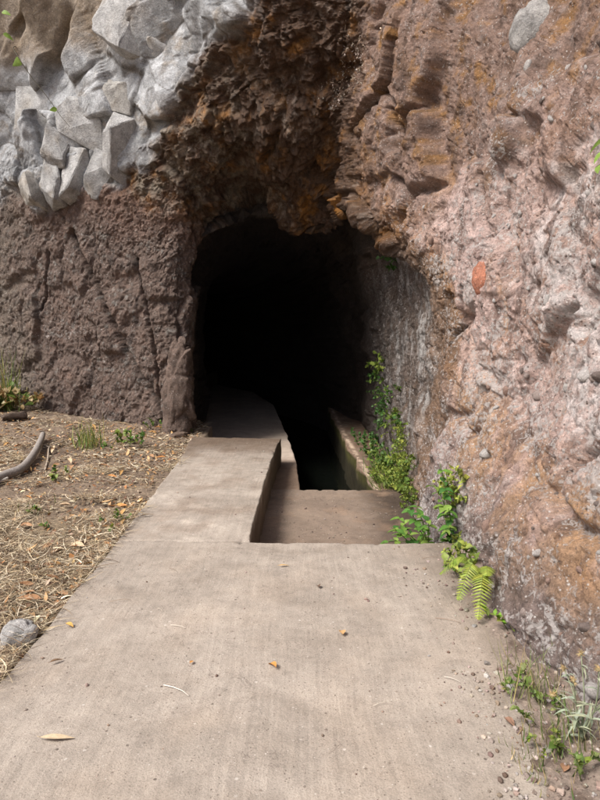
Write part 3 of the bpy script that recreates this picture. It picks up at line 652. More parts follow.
# ------------------------------------------------------------------ leaves, straw, grit
class MB:
    def __init__(s): s.v = []; s.f = []; s.c = []
    def leaf(s, base, d, up, L, w, c, n=4, curl=.3, fold=.25, tip=.0, prof=None):
        d = Vector(d).normalized(); side = d.cross(Vector(up))
        if side.length < 1e-4: side = d.orthogonal()
        side.normalize(); nrm = side.cross(d).normalized(); i0 = len(s.v); b = Vector(base)
        for k in range(n + 1):
            t = k / n; pw = prof(t) if prof else math.sin(math.pi * min(1, t ** .8 * .97 + .03))
            ang = curl * t; c0 = b + d * (L * t * math.cos(ang)) - nrm * (L * t * math.sin(ang))
            ww = w / 2 * pw
            s.v += [c0 - side * ww + nrm * ww * fold, c0, c0 + side * ww + nrm * ww * fold]
            sh = 1 - .15 * t
            s.c += [(c[0] * sh, c[1] * sh, c[2] * sh), (c[0] * 1.12, c[1] * 1.1, c[2] * 1.1), (c[0] * sh, c[1] * sh, c[2] * sh)]
            if k:
                j = i0 + 3 * (k - 1); s.f += [(j, j + 1, j + 4, j + 3), (j + 1, j + 2, j + 5, j + 4)]
    def tube(s, pts, r0, r1, c, n=5):
        i0 = len(s.v); m = len(pts)
        for k, p in enumerate(pts):
            p = Vector(p); d = (Vector(pts[min(k + 1, m - 1)]) - Vector(pts[max(k - 1, 0)])).normalized()
            a = d.orthogonal().normalized(); 
            if k and a.dot(pa) < 0: a = -a
            pa = a; b = d.cross(a); r = r0 + (r1 - r0) * k / (m - 1)
            for q in range(n):
                an = 2 * math.pi * q / n; s.v.append(p + a * (r * math.cos(an)) + b * (r * math.sin(an))); s.c.append(c)
            if k:
                for q in range(n):
                    j = i0 + (k - 1) * n; s.f.append((j + q, j + (q + 1) % n, j + n + (q + 1) % n, j + n + q))
        s.f.append(tuple(i0 + q for q in range(n))[::-1]); s.f.append(tuple(i0 + (m - 1) * n + q for q in range(n)))
    def blob(s, cpos, r, c, seed):
        rr = random.Random(seed); bm = bmesh.new(); bmesh.ops.create_icosphere(bm, subdivisions=1, radius=1)
        i0 = len(s.v); sc = Vector((r * rr.uniform(.7, 1.3), r * rr.uniform(.7, 1.3), r * rr.uniform(.5, .9)))
        for v in bm.verts:
            k = rr.uniform(.8, 1.15); s.v.append(Vector(cpos) + Vector((v.co.x * sc.x, v.co.y * sc.y, v.co.z * sc.z)) * k); s.c.append(c)
        for f in bm.faces: s.f.append(tuple(i0 + v.index for v in f.verts))
        bm.free()
    def mesh(s, name, smooth=True): return new_mesh(name, [tuple(v) for v in s.v], s.f, np.array(s.c, np.float32), None, smooth)
    def build(s, name, mat, parent=None, smooth=True): return link(name, s.mesh(name, smooth), mat, parent)
def rv(r, k=1): return Vector((r.uniform(-k, k), r.uniform(-k, k), r.uniform(-k, k)))
def vary(r, c, k=.2):
    m = 1 + r.uniform(-k, k); return (c[0] * m * (1 + r.uniform(-k, k) * .5), c[1] * m, c[2] * m * (1 + r.uniform(-k, k) * .5))

# straw and dry grass (uncountable)
def straw(name, n, pick, Lr, wr, cols, label, lie=.5, seed=1):
    r = np.random.default_rng(seed); P = pick(r, n); n = len(P)
    az = r.uniform(0, 2 * np.pi, n); el = np.abs(r.normal(0, lie, n)); L = r.uniform(*Lr, n) ; w = r.uniform(*wr, n)
    d = np.stack([np.cos(az) * np.cos(el), np.sin(az) * np.cos(el), np.sin(el)], 1)
    sd_ = np.stack([-np.sin(az), np.cos(az), 0 * az], 1); sd_[:, 2] = r.normal(0, .5, n)
    bend = r.normal(0, .35, n); C = np.array(cols, np.float32)[r.integers(0, len(cols), n)] * r.uniform(.65, 1.25, (n, 1))
    V = []; K = 4
    for k in range(K):
        t = k / (K - 1); c = P + d * (L * t)[:, None] + sd_ * (bend * L * t * t)[:, None] - np.array([0, 0, 1]) * (L * t * t * np.sin(el) * .6)[:, None]
        ww = (w * (1 - .8 * t) / 2)[:, None]; V += [c - sd_ * ww, c + sd_ * ww]
    V = np.stack(V, 1); base = (np.arange(n) * 2 * K)[:, None]
    Fq = np.concatenate([base + np.array([2 * k, 2 * k + 1, 2 * k + 3, 2 * k + 2]) for k in range(K - 1)])
    o = link(name, new_mesh(name, V.reshape(-1, 3), Fq, np.repeat(C, 2 * K, 0)), M['litter']); tag(o, label, 'dry grass', kind='stuff'); return o
def gheight(x, y): return ground_h(x, y, np.stack([x, y, 0 * x], 1))
STR = [(.54, .45, .31), (.44, .35, .22), (.66, .58, .44), (.30, .22, .14), (.20, .14, .09), (.14, .10, .07)]
def pick_near(r, n):
    y = r.uniform(1.5, 6.6, n); x = -1.27 - np.abs(r.uniform(0, 2.6, n)) ; p = np.stack([x, y, 0 * x], 1)
    dens = sm(-.25, .25, 1.3 * fbm(p * 1.9, 4, 501) + 1.0 * sm(5.4, 3.0, y) - .28)
    m = r.uniform(0, 1, n) < dens; x, y = x[m], y[m]; return np.stack([x, y, np.where(x > -1.30, np.maximum(gheight(x, y), .004), gheight(x, y)) + r.uniform(.0, .035, len(x)) * np.where(x > -1.27, .3, 1)], 1)
straw('dry_grass', 85000, pick_near, (.05, .17), (.002, .0062), STR, 'matted dry straw beside the left edge of the path', .28, 5)
def pick_far(r, n):
    y = r.uniform(5.6, 9.2, n); x = -1.36 - r.uniform(0, 3.9, n); p = np.stack([x, y, 0 * x], 1)
    m = r.uniform(0, 1, n) < sm(-.2, .35, 1.3 * fbm(p * 1.6, 4, 503) + .02); x, y = x[m], y[m]; return np.stack([x, y, gheight(x, y) + r.uniform(.0, .012, len(x))], 1)
straw('leaf_litter', 34000, pick_far, (.03, .10), (.003, .012), STR + [(.30, .17, .08), (.50, .44, .33)], 'fine dry litter of stalks and chips on the brown soil', .18, 6)

def dead_leaf_mesh(k, L, w, c, curl, fold):
    mb = MB(); mb.leaf((-L / 2, 0, .004), (1, 0, .0), (0, 0, 1), L, w, c, 6, curl, fold); mb.tube([(-L / 2, 0, .004), (-L * .62, L * .03, .006)], .0012, .0008, c, 4)
    return mb.mesh('dead_leaf')
LC = [(.42, .20, .07), (.34, .20, .11), (.50, .33, .17), (.26, .14, .07), (.45, .27, .10), (.55, .42, .28)]
lmeshes = [dead_leaf_mesh(k, .1 * random.uniform(.8, 1.2), .034 * random.uniform(.7, 1.4), c, random.uniform(-.35, .5), random.uniform(.2, .9)) for k, c in enumerate(LC)]
r = random.Random(21)
for k in range(120):      # leaves in the straw and soil left of the path
    if k < 44: y = r.uniform(2.2, 5); x = -1.34 - abs(r.gauss(0, .35))
    else: y = r.uniform(5, 8.4); x = -1.45 - r.uniform(0, 3.2)
    li = r.randrange(6); cn = ['orange', 'brown', 'tan', 'dark brown', 'ochre', 'pale beige'][li]; pl = 'matted straw beside the path edge' if k < 44 else 'bare soil below the cliff'
    o = link('dead_leaf', lmeshes[li], M['litter'], None, (x, y, gh(x, y) + .03), (r.uniform(-.4, .4), r.uniform(-.35, .35), r.uniform(0, 6.3)), r.uniform(.8, 1.5))
    tag(o, 'curled %s dead leaf on the %s' % (cn, pl), 'leaf', '%s dead leaves on the %s' % (cn, pl))
def path_leaf(px, py, L, w, c, rz, label, curl=.25, fold=.5):
    mb = MB(); mb.leaf((-L / 2, 0, .0), (1, 0, 0), (0, 0, 1), L, w, c, 7, curl, fold); mb.tube([(-L / 2, 0, 0), (-L * .6, L * .04, .002)], .0014, .0008, c, 4)
    p = atz(px, py, 0); o = link('dead_leaf', mb.mesh('dead_leaf'), M['litter'], None, (p[0], p[1], .011 + max(0, curl) * L * .35), (0, 0, rz)); tag(o, label, 'leaf', 'leaves on the path')
path_leaf(272, 667, .075, .026, (.50, .24, .07), R(120), 'orange curled leaf lying alone on the middle of the path', .35, .8)
path_leaf(342, 634, .06, .034, (.48, .30, .14), R(95), 'broad tan leaf on the path between orange leaf and step', .2, .5)
path_leaf(58, 740, .125, .028, (.50, .40, .27), R(4), 'long pale beige leaf lying flat on the path', .08, .2)
path_leaf(70, 627, .05, .026, (.55, .33, .10), R(-25), 'small yellow ochre leaf near the left path edge by the grey stone', .2, .5)
path_leaf(57, 663, .065, .014, (.20, .13, .08), R(40), 'thin dark rolled leaf on the path near its left edge', .15, 1.0)
path_leaf(192, 664, .03, .016, (.50, .25, .08), R(70), 'tiny orange leaf fragment on the path', .2, .4)
path_leaf(284, 567, .07, .018, (.45, .30, .13), R(15), 'narrow tan leaf near the step edge of the path', .1, .4)
path_leaf(148, 516, .12, .014, (.24, .18, .12), R(30), 'slim dark leaf stalk on the walkway slab by the weed', .1, .8)
path_leaf(565, 770, .06, .03, (.30, .17, .10), R(60), 'brown leaf scrap at the gravelly foot of the side wall', .2, .5)
path_leaf(318, 588, .05, .028, (.13, .085, .06), R(100), 'dark brown crumpled leaf near the step edge', .3, .9)
path_leaf(510, 725, .05, .03, (.22, .13, .09), R(-60), 'dark brown leaf on the path near the wall plants', .2, .6)
def needle(px, py, L, rz, c, label, rad=.0014):
    mb = MB(); b = L * .06; mb.tube([(-L / 2, 0, 0), (-L * .15, b, .002), (L * .2, b, .003), (L / 2, 0, 0)], rad, rad * .6, c, 5)
    p = atz(px, py, 0); tag(mb_o := mb.build('dry_stalk', M['litter']), label, 'stalk', 'pale stalks on the path'); mb_o.location = (p[0], p[1], .008); mb_o.rotation_euler = (0, 0, rz)
needle(176, 692, .14, R(-32), (.75, .70, .62), 'longest thin white stalk on the path', .0020)
needle(178, 628, .085, R(-22), (.70, .64, .55), 'short white stalk on the path above the long one')
needle(160, 611, .05, R(-50), (.55, .48, .40), 'short grey stalk on the path beside a white one')
needle(173, 571, .07, R(-40), (.22, .16, .12), 'thin dark twig on the path near the walkway')
needle(452, 681, .07, R(-35), (.60, .55, .48), 'thin pale stalk on the path towards the side wall')
needle(120, 602, .11, R(14), (.28, .21, .15), 'thin brown twig near the left path edge')
needle(380, 706, .06, R(20), (.50, .45, .38), 'small pale stalk in the middle right of the path')
needle(430, 559, .11, R(12), (.24, .18, .13), 'brown twig near the step and the broad leaved weed')
needle(448, 622, .13, R(-25), (.26, .18, .13), 'brown twig on the path left of the fern')
# grit: crumbs of soil and stone on the path (uncountable)
mb = MB(); r = random.Random(33)
for k in range(2000):
    if k < 1000:
        y = 1.5 + 2.5 * r.random() ** 1.3; x = 1.05 - abs(r.gauss(0, .26))
    elif k < 1280: y = r.uniform(1.5, 4.0); x = r.uniform(-1.22, .95)
    elif k < 1400: y = r.uniform(4.1, 7.7); x = r.uniform(-1.25, -.38)
    else: y = r.uniform(4.15, 6.5); x = r.uniform(-.28, 1.02)
    if k < 420: y = r.uniform(1.55, 2.5); x = r.uniform(.66, 1.1)
    z = ZF + .014 if k >= 1400 else soil_h(x, y)
    rad = min(.013, (.0052 if k < 420 else .0036 if k < 1000 else .0021) * math.exp(r.gauss(0, .6))); c = vary(r, r.choice([(.36, .30, .26), (.17, .12, .10), (.44, .39, .35), (.27, .21, .17)]), .2)
    if k >= 1400: rad *= 1.3; c = tuple(v * .7 for v in c)
    mb.blob((x, y, z + rad * .3), rad, c, k)
o = mb.build('grit', M['stone'], None, False); tag(o, 'crumbs of soil and gravel scattered over the concrete', 'grit', kind='stuff')
# countable stones
def stone(loc, w, h, d, c, seed, label, group=None, rz=0):
    o = link('stone', chunk_mesh('stone', w, h, d, c, seed, 22, .6, .12, .01, .25), M['stone'], None, loc, (0, 0, rz)); tag(o, label, 'stone', group); return o
p = atz(22, 636, 0); o = link('stone', rock_mesh('stone', .20, .13, .15, (.46, .45, .44), 53, 4, .03, .3, .2, .6, .6), M['rock'], None, (p[0] - .02, p[1], gh(p[0], p[1]) + .04), (0, .15, .4)); tag(o, 'grey stone half sunk in straw by the left path edge', 'stone')
r = random.Random(44)
for k in range(26):
    y = r.uniform(1.75, 3.6); x = r.uniform(.80, 1.02); s = r.uniform(.014, .034)
    stone((x, y, soil_h(x, y) + s * .22), s, s * .7, s * .8, vary(r, (.30, .25, .22), .3), 60 + k, 'small brownish pebble at the foot of the side wall', 'pebbles along the wall', r.uniform(0, 6))
p = atz(455, 432, .05); stone((-1.62, 7.95, gh(-1.62, 7.95) + .03), .28, .09, .2, (.13, .095, .075), 97, 'flat brown stone on the soil in front of the upright rock', None, .3)
stone((-4.0, 8.35, gh(-4.0, 8.35) + .05), .38, .16, .22, (.10, .075, .06), 98, 'dark clod of earth near the fallen branch below the cliff', None, .6)

# ------------------------------------------------------------------ fallen branch
def gpt(px, py, dz=0):
    p = atz(px, py, .06)
    for _ in range(4): p = atz(px, py, gh(p[0], p[1]) + dz)
    return p
br = empty('fallen_branch', gpt(15, 475), 'grey weathered fallen branch curving across the soil at the left', 'branch')
o0 = Vector(br.location)
def rel(pts): return [Vector(p) - o0 for p in pts]
def smoothpts(P, n=18):
    P = np.array([list(p) for p in P]); t = np.linspace(0, len(P) - 1, n); out_ = []
    for q in t:
        i = min(int(q), len(P) - 2); u = q - i; p0 = P[max(i - 1, 0)]; p1 = P[i]; p2 = P[i + 1]; p3 = P[min(i + 2, len(P) - 1)]
        out_.append(.5 * (2 * p1 + (p2 - p0) * u + (2 * p0 - 5 * p1 + 4 * p2 - p3) * u * u + (3 * p1 - p0 - 3 * p2 + p3) * u ** 3))
    return [Vector(x) for x in out_]
mb = MB(); mb.tube(smoothpts(rel([gpt(-60, 500, .05), gpt(-20, 486, .05), gpt(6, 475, .06), gpt(22, 468, .06), gpt(33, 455, .06), gpt(40, 442, .07), gpt(43, 434, .08)]), 26), .055, .032, (.27, .245, .225), 10); mb.build('limb', M['wood'], br)
mb = MB(); mb.tube(smoothpts(rel([gpt(-30, 486, .03), gpt(-2, 482, .03), gpt(8, 478, .05)]), 8), .022, .014, (.42, .39, .35), 6); mb.build('side_shoot', M['wood'], br)
tw = empty('twig', gpt(47, 467), 'small forked pale twig on the soil beside the fallen branch', 'twig'); o0 = Vector(tw.location)
mb = MB(); mb.tube(smoothpts(rel([gpt(45, 470, .01), gpt(48, 458, .02), gpt(49, 447, .02), gpt(54, 445, .02), gpt(64, 441, .02)]), 10), .012, .007, (.36, .30, .24), 5); mb.build('stem', M['wood'], tw)
mb = MB(); mb.tube(smoothpts(rel([gpt(49, 447, .02), gpt(40, 443, .02), gpt(22, 434, .02)]), 6), .008, .004, (.38, .32, .25), 5); mb.build('fork', M['wood'], tw)
mb = MB(); mb.tube(smoothpts(rel([gpt(45, 469, .01), gpt(36, 470, .01)]), 4), .008, .004, (.42, .37, .30), 5); mb.build('fork', M['wood'], tw)

# ------------------------------------------------------------------ plants
G1 = (.12, .19, .035); G2 = (.19, .25, .045); G3 = (.06, .14, .03); G4 = (.32, .38, .08)
def round_leaf(t): return math.sin(math.pi * min(1, t ** .7 * .95 + .05)) ** .6
def creeper(name, label, loc, n, spread, size, cols, cat='plant', group=None, seed=1, onwall=None, hang=.3):
    """clump of many small leaves; onwall(y, z) gives the wall point"""
    r = random.Random(seed); e = empty(name, loc, label, cat, group); L0 = Vector(loc); mb = MB(); sb = MB()
    nst = max(3, n // 14)
    for s in range(nst):
        if onwall:
            y = loc[1] + r.gauss(0, spread[1]); z = loc[2] + r.gauss(0, spread[2]); p, nr = onwall(y, z); p = p - L0
        else:
            p = Vector((r.gauss(0, spread[0]), r.gauss(0, spread[1]), 0)); nr = Vector((r.uniform(-.5, .2), r.uniform(-.5, .3), 1)).normalized()
        g = (nr + rv(r, .8) + Vector((0, 0, .3))).normalized(); ln = size * r.uniform(2.5, 5)
        q = [p - nr * .01, p + g * ln * .5, p + g * ln - Vector((0, 0, hang * ln * .5))]
        sb.tube(q, .0022, .0012, vary(r, (.12, .16, .05), .2), 4)
        for k in range(14):
            t = r.uniform(.15, 1); c = q[1] * (1 - abs(2 * t - 1)) + (q[0] if t < .5 else q[2]) * abs(2 * t - 1)
            d = (rv(r, 1) + nr * .7).normalized(); s_ = size * (r.uniform(.5, 1.2) if r.random() < .85 else r.uniform(1.3, 2.0))
            mb.leaf(c, d, nr + rv(r, .4), s_, s_ * .8, vary(r, r.choice(cols), .25), 2, r.uniform(0, .6), .2, prof=round_leaf)
    mb.build('foliage', M['leaf'], e)['kind'] = 'stuff'; sb.build('stems', M['leaf'], e)['kind'] = 'stuff'; return e
def wall_at(px, py, d): y, z = ypt(px, py, d); return surf_yz(y, z)
def wl(px, py, d):
    p, n_ = wall_at(px, py, d); return tuple(p)
# creepers hanging on the damp wall beyond the step
cr = [(366, 368, 8.6, 4, .12, .055, [G1, G2], 'pale green leafy sprig on the damp wall, topmost of the wall plants'),
      (342, 372, 9.4, 2, .06, .06, [G3, G1], 'small dim green sprig on the wall just inside the tunnel'),
      (378, 402, 8.2, 10, .20, .040, [G3, G1], 'dark green mossy cushion on the wall above the channel rim'),
      (396, 428, 7.6, 16, .21, .036, [G1, G2], 'mid green trailing cushion on the wall beside the grey streaks'),
      (410, 455, 7.0, 30, .17, .034, [G2, G4], 'yellow green feathery clump on the wall above the ledge end'),
      (416, 482, 6.2, 40, .13, .034, [G2, G1], 'bright green drooping clump low on the wall beside the lower slab'),
      (364, 262, 7.6, 2, .05, .06, [G3], 'dim hanging sprig under the lip of the tunnel roof'),
      (360, 410, 8.8, 14, .16, .036, [G3], 'dark moss tuft low on the wall by the channel rim')]
for k, (px, py, d, n, sp, sz, cs, lb) in enumerate(cr):
    creeper('wall_plant', lb, wl(px, py, d), n * 26, (sp, sp * 2.2, sp), sz, cs, seed=100 + k, onwall=surf_yz, group='creeping plants on the damp wall')
for k, (y, sz, n, cs, lb) in enumerate([(6.65, .036, 620, [G2, G1, G4], 'yellow green clump spilling over the near end of the channel ledge'), (7.15, .036, 640, [G1, G2, G4], 'light green clump on the ledge behind the yellow green one'), (7.75, .036, 560, [G1, G3, G2], 'mid green clump along the channel ledge'), (8.5, .036, 480, [G3, G1], 'dark green clump farther along the channel ledge'), (9.4, .036, 360, [G3], 'dim clump on the ledge at the tunnel threshold')]):
    creeper('ledge_plant', lb, (1.10, y, ZF + .02), n, (.10, .24, .0), sz, cs, 'plant', 'plants on the channel ledge', 160 + k)
# grass tuft on the ledge
def tuft(name, loc, n, h, cols, label, cat='grass tuft', group=None, seed=1, spread=.05, w=.006, lean=(0, 0)):
    r = random.Random(seed); e = empty(name, loc, label, cat, group)
    mb = MB()
    for k in range(n):
        a = r.uniform(0, 6.28); b = Vector((r.gauss(0, spread), r.gauss(0, spread), -.01)); d = Vector((math.cos(a) * r.uniform(.1, 1.1) + lean[0], math.sin(a) * r.uniform(.1, 1.1) + lean[1], 1))
        mb.leaf(b, d, Vector((math.cos(a), math.sin(a), .3)), h * r.uniform(.5, 1.2), w * r.uniform(.7, 1.3), vary(r, r.choice(cols), .25), 4, r.uniform(.2, .9), .2, prof=lambda t: 1 - t ** 2 * .95)
    mb.build('blades', M['leaf'], e)['kind'] = 'stuff'; return e
tuft('grass_tuft', (.98, 6.75, ZF), 70, .30, [G1, G2], 'bright green grass tuft at the near end of the channel ledge', seed=5, spread=.06, lean=(-.35, -.3))
tuft('grass_tuft', (1.0, 7.6, ZF), 60, .26, [G3, G1], 'dim grass tuft farther along the channel ledge', seed=6, spread=.08, lean=(-.3, -.2))

# broad leaved plants: every leaf its own part
def leaf_mesh(name, L, w, c, curl, fold, prof=None, n=6):
    mb = MB(); mb.leaf((0, 0, 0), (1, 0, 0), (0, 0, 1), L, w, c, n, curl, fold, prof=prof); return mb.mesh(name)
egg = lambda t: (math.sin(math.pi * min(1, t ** .62 * .97 + .03))) ** .85
BL = [leaf_mesh('leaf', .10, .062, c, cu, fo, egg) for c, cu, fo in [((.10, .23, .04), .35, .2), ((.15, .29, .05), .2, .3), ((.06, .17, .035), .5, .15), ((.22, .34, .07), .3, .25)]]
def leafy(name, loc, pts, label, group=None, cat='plant', seed=1, meshes=BL, sc=(.7, 1.2)):
    """stems from loc to each stem tip, leaves strung along"""
    r = random.Random(seed); e = empty(name, loc, label, cat, group); sb = MB()
    for tip, nl in pts:
        tip = Vector(tip); mid = tip * .5 + Vector((0, 0, .05)) + rv(r, .03); P = smoothpts([Vector((0, 0, -.01)), mid, tip], 7); sb = MB(); sb.tube(P, .004, .002, (.14, .20, .06), 5); sb.build('stem', M['leaf'], e)
        for k in range(nl):
            t = (k + .7) / nl; b = P[min(6, int(t * 6))]; a = k * 2.4 + r.uniform(-.4, .4)
            d = Vector((math.cos(a) - .25, math.sin(a) - .55, r.uniform(-.1, .5)))
            q = d.to_track_quat('X', 'Z').to_euler(); lo = link('leaf', meshes[r.randrange(len(meshes))], M['leaf'], e, b, (q.x + r.uniform(-.4, .4), q.y, q.z), r.uniform(*sc))
    return e
def wx_(y, z, off=.03): return surf_yz(y, z)[0].x - off
leafy('broadleaf_weed', (min(1.0, wx_(4.6, -.2)), 4.6, ZF), [((-.24, -.12, .30), 12), ((-.14, -.22, .36), 12), ((-.08, -.05, .42), 12), ((-.28, .08, .24), 12), ((-.06, -.28, .44), 12), ((-.36, -.05, .16), 10), ((-.2, .2, .30), 11), ((-.05, .25, .4), 10), ((-.16, .0, .46), 11), ((-.30, -.20, .34), 10)], 'broad leaved green weed growing in the corner of the lower slab', seed=2, sc=(.5, 1.0))
leafy('broadleaf_weed', (min(1.05, wx_(4.1, .1)), 4.12, -.02), [((-.06, -.10, .44), 15), ((-.08, -.02, .56), 15), ((-.06, -.22, .30), 14), ((-.10, -.30, .16), 12), ((-.12, .06, .40), 12)], 'tall leafy weed climbing the wall beside the step edge', seed=3, sc=(.5, .95))
creeper('wall_plant', 'pale yellow green creeper tuft on the wall above the tall leafy weed', wl(468, 492, 4.3), 340, (.05, .10, .07), .032, [G2, G4, (.40, .44, .10)], seed=141, onwall=surf_yz)
creeper('ground_cover', 'low yellow green ground cover between the weed and the fern', (min(1.0, wx_(3.55, .1)), 3.55, .02), 260, (.05, .14, .0), .034, [G2, G4, G1], seed=142)
creeper('ground_cover', 'little bright green sprig at the wall foot in front of the fern', (1.02, 2.82, .02), 60, (.03, .05, .0), .034, [(.22, .40, .04), G4], seed=143)
creeper('ground_cover', 'tiny green sprig low on the flaking wall beside the fern', wl(505, 585, 3.5), 42, (.03, .04, .05), .024, [G2, G1], seed=144, onwall=surf_yz)
# fern: fronds > pinnae
fern = empty('fern', (min(1.02, wx_(3.18, .06)), 3.18, .02), 'yellow green fern arching over the path from the wall foot', 'fern')
r = random.Random(9)
def frond(tip, lift, n=13, wmax=.062, c=(.27, .34, .06)):
    tip = Vector(tip); P = smoothpts([Vector((0, 0, 0)), tip * .5 + Vector((0, 0, lift)), tip], 34)
    mb = MB(); mb.tube(P, .0025, .001, (.20, .22, .06), 4); fr = mb.build('frond', M['leaf'], fern)
    pm = MB()
    for k in range(3, 34):
        t = k / 33; d = (P[min(k + 1, 33)] - P[k - 1]).normalized(); up = Vector((0, 0, 1)) - d * d.z; up = up.normalized() if up.length > .05 else Vector((0, -1, 0)); sd_ = d.cross(up).normalized()
        L = wmax * math.sin(math.pi * min(1, .15 + .85 * t)) ** .7 + .008
        for s in (-1, 1):
            pm.leaf(P[k], sd_ * s + d * .35 - up * .15, up, L * r.uniform(.85, 1.1), .0105, vary(r, c, .22), 3, .25, .1, prof=lambda t: (1 - t) ** .6 * .9 + .05)
    pm.build('pinnae', M['leaf'], fr)
frond((-.20, -.20, .06), .18); frond((-.13, -.33, .02), .17, c=(.30, .36, .06)); frond((-.24, .04, .10), .15, c=(.22, .31, .05)); frond((-.06, -.22, .20), .10, wmax=.05)
# herbs at the lower right
HG = [(.12, .19, .05), (.20, .26, .08), (.32, .31, .14), (.40, .34, .20)]
def herb(loc, n, h, label, seed, cols=HG, lean=(-.15, -.1), w=.0038, spread=.075): return tuft('wild_grass', loc, n, h, cols, label, 'grass tuft', 'grass tufts along the wall foot', seed, spread, w, lean)
herb((.95, 2.30, .02), 70, .20, 'thin green grass tuft at the wall foot behind the thistle', 12)
herb((.92, 1.99, .03), 80, .15, 'low grass tuft at the wall foot beside the thistle heads', 13)
herb((.80, 1.88, .02), 50, .07, 'short sparse grass at the gravelly edge of the path', 14, spread=.06)
creeper('ground_cover', 'grey green leafy sprigs among the grass at the wall foot', (.95, 2.1, .03), 260, (.06, .16, .0), .020, [(.20, .26, .08), (.28, .30, .12), G1], seed=151)
creeper('ground_cover', 'low green sprig on the gravel beside the short sparse grass', (.85, 1.95, .02), 90, (.05, .06, .0), .018, [G1, G2], seed=152)
th = empty('thistle', (1.0, 1.98, .03), 'silvery thistle with straw coloured flower heads at the wall foot', 'thistle'); r = random.Random(15)
sb = MB(); lb_ = MB()
for k, tip in enumerate([(-.10, .02, .16), (-.05, -.02, .24), (.02, -.05, .30), (.03, .10, .27), (-.02, .12, .20), (.06, -.08, .22)]):
    tip = Vector(tip); P = smoothpts([Vector((0, 0, -.01)), tip * .5 + rv(r, .02), tip], 7); sb = MB(); sb.tube(P, .003, .002, (.30, .34, .22), 5); sb.build('stem', M['leaf'], th)
    hd = MB()
    for q in range(46):
        d = (rv(r, 1) + Vector((0, 0, .4))).normalized(); hd.leaf(tip, d, rv(r, 1), .018 * r.uniform(.8, 1.2), .004, vary(r, (.55, .42, .22), .2), 2, .1, .1, prof=lambda t: 1 - .9 * t)
    hd.blob(tip, .010, (.42, .34, .18), k); hd.build('flower_head', M['leaf'], th)
    for q in range(9):
        b = P[r.randrange(1, 6)]; lb_.leaf(b, rv(r, 1) + Vector((-.2, 0, .4)), rv(r, .5) + Vector((0, 0, 1)), r.uniform(.05, .11), .012, vary(r, (.40, .46, .34), .15), 4, .5, .3, prof=lambda t: (1 - t) ** .7)
lb_.build('foliage', M['leaf'], th)
# weeds left of the path and along the cliff foot
for k, (px, py, n, h, lb) in enumerate([(87, 447, 70, .36, 'green grass tuft on the soil below the long crack'), (4, 372, 90, .85, 'tall yellowing grass at the cliff foot beyond the fallen branch'), (28, 512, 16, .10, 'few short green blades on bare soil below the branch')]):
    tuft('weed_grass', gpt(px, py) if k != 1 else (-4.42, 8.9, gh(-4.42, 8.9)), n, h, [G1, (.36, .34, .12)], lb, 'grass tuft', 'weeds on the soil', 60 + k, .10, .012)
for k, (px, py, n, sz, lb) in enumerate([(126, 446, 130, .05, 'small leafy green weed on the soil beside the grass tuft'), (113, 524, 110, .026, 'low green weed hugging the left edge of the slab'), (88, 412, 42, .045, 'tiny green sprig at the cliff foot above the grass tuft'), (160, 430, 42, .04, 'small dull green weed at the foot of the two cracks'), (190, 432, 42, .03, 'little green sprig at the foot of the upright rock'), (62, 478, 28, .035, 'speck of green weed on bare soil near the twig'), (48, 520, 28, .03, 'tiny weed on the soil between the path and the branch')]):
    creeper('soil_weed', lb, gpt(px, py), n, (.07, .10, 0), sz, [G1, G3, G2], 'weed', 'weeds on the soil', 70 + k)
creeper('dry_bush', 'tangle of dry brown and green leaves at the left end of the cliff foot', (-4.5, 8.85, gh(-4.5, 8.85)), 620, (.26, .20, 0), .085, [(.34, .24, .10), (.28, .18, .08), G1, (.42, .34, .18)], 'bush', None, 90)
# sprig hanging in from the right, on the near wall
sp = empty('leaf_sprig', wl(596, 160, 2.95), 'bright green sprig growing out of the upper side wall', 'sprig'); o0 = Vector(sp.location)
sb = MB()
for k, (dx, dy, dz, rz, rx, s) in enumerate([(-.05, -.03, -.02, 215, .5, 1.0), (-.04, .0, .09, 160, .2, .9), (-.03, -.05, -.07, 240, .9, .9), (-.03, -.02, .04, 190, .0, 1.0)]):
    b = Vector((dx, dy, dz)); sb = MB(); sb.tube([Vector((.04, 0, 0)), b * .5 + Vector((0, 0, .01)), b], .002, .0015, (.2, .3, .06), 4); sb.build('stem', M['leaf'], sp)
    link('leaf', BL[3], M['leaf'], sp, b, (rx, .5, R(rz)), s)
# sprig at the upper left, hanging over the basalt
p, n_ = surf_xz(*[at(14, 45, 8.4)[0], at(14, 45, 8.4)[2]]); sp = empty('leaf_sprig', tuple(p), 'thin trailing stem with few bright leaves across the pale basalt', 'sprig')
o0 = p; sb = MB(); P = smoothpts([p - o0] + [Vector(at(px, py, 7.9)) - o0 for px, py in ((14, 50), (30, 75), (48, 98), (60, 115), (70, 127))], 16); sb.tube(P, .006, .003, (.10, .09, .06), 5); sb.build('stem', M['leaf'], sp)
for px, py, s in ((20, 59, 1.7), (3, 34, 1.4), (57, 109, 1.0), (2, 12, 1.2)):
    link('leaf', BL[3], M['leaf'], sp, Vector(at(px, py, 7.88)) - o0, (R(60), .2, R(random.uniform(-40, 200))), s)
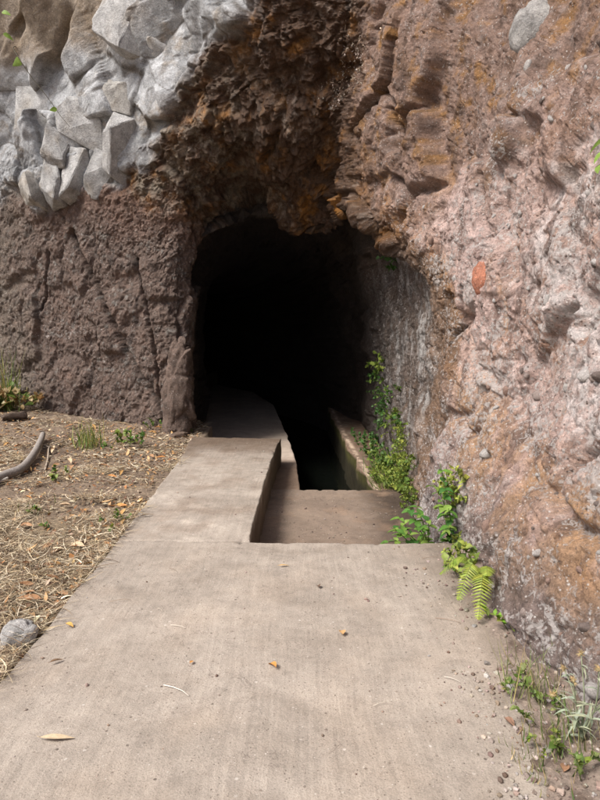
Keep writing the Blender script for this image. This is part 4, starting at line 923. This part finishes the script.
# roots hanging on the overhang
def root(pts, rad, c, label):
    w = []
    for px, py, d in pts:
        q = at(px, py, d); w.append(Vector(q))
    w2 = []
    for q in w:
        dd = ((P1 - np.array(q)) ** 2).sum(1) + 1e3 * (Vv < 6.2); k = int(np.argmin(dd)); w2.append(Vector(P1[k]) + Vector(NN[k]) * .02)
    e = Vector(w2[0]); mb = MB(); mb.tube(smoothpts([q - e for q in w2], 24), rad, rad * .5, c, 5); o = mb.build('hanging_root', M['wood']); o.location = e; tag(o, label, 'root', 'roots on the overhang')
root([(408, 40, 5.8), (411, 62, 5.8), (417, 82, 5.8), (424, 102, 5.8), (433, 112, 5.7)], .007, (.55, .47, .38), 'pale crooked root hanging beside the crack in the right wall')
root([(384, 5, 6.0), (384, 30, 6.1), (383, 58, 6.2)], .004, (.42, .34, .26), 'thin straight root hanging from the overhang above')
root([(348, 10, 6.2), (350, 28, 6.3), (346, 45, 6.3)], .004, (.38, .30, .22), 'thin wavy root on the rust brown overhang')
# pale crusty lichen tufts under the overhang
def lichen(px, py, d, n, sp_, label, seed):
    q = np.array(at(px, py, d)); dd = ((P1 - q) ** 2).sum(1) + 1e3 * (Vv < 6.2); k0 = int(np.argmin(dd)); c0 = Vector(P1[k0]); r = random.Random(seed)
    near = np.where(((P1 - P1[k0]) ** 2).sum(1) < sp_ ** 2)[0]; mb = MB()
    for j in range(n):
        k = near[r.randrange(len(near))]
        if ((P1[k] - P1[k0]) ** 2).sum() > (sp_ * abs(r.gauss(0, .6))) ** 2: continue
        b = Vector(P1[k]) - c0
        for t in range(3): mb.leaf(b, Vector(NN[k]) + rv(r, 1), rv(r, 1), r.uniform(.012, .03), .008, vary(r, (.50, .44, .38), .25), 2, .3, .2)
    o = mb.build('lichen_patch', M['litter']); o.location = c0; tag(o, label, 'lichen', kind='stuff')
lichen(372, 72, 6.3, 500, .32, 'pale dry lichen tufts on the brown overhang', 1)
lichen(345, 88, 6.6, 220, .22, 'pale dry lichen tufts on the brown overhang', 2)
# small brown leaf chips and scraps in the litter (uncountable)
mb = MB(); r = random.Random(77)
for k in range(5200):
    if k < 2000: y = r.uniform(1.9, 5.2); x = -1.29 - abs(r.gauss(0, .30 if k % 3 else .7))
    else: y = r.uniform(5, 8.6); x = -1.38 - r.uniform(0, 3.6)
    L = r.uniform(.015, .065); a = r.uniform(0, 6.3)
    mb.leaf((x, y, gh(x, y) + r.uniform(.006, .035)), (math.cos(a), math.sin(a), r.uniform(-.2, .5)), (r.uniform(-.5, .5), r.uniform(-.5, .5), 1), L, L * r.uniform(.3, .6), vary(r, r.choice([(.30, .15, .06), (.20, .12, .07), (.42, .27, .13), (.13, .085, .055), (.50, .42, .30)]), .25), 2, r.uniform(-.4, .7), .3)
tag(mb.build('leaf_scraps', M['litter']), 'brown scraps of dead leaves strewn through straw and soil', 'leaf litter', kind='stuff')
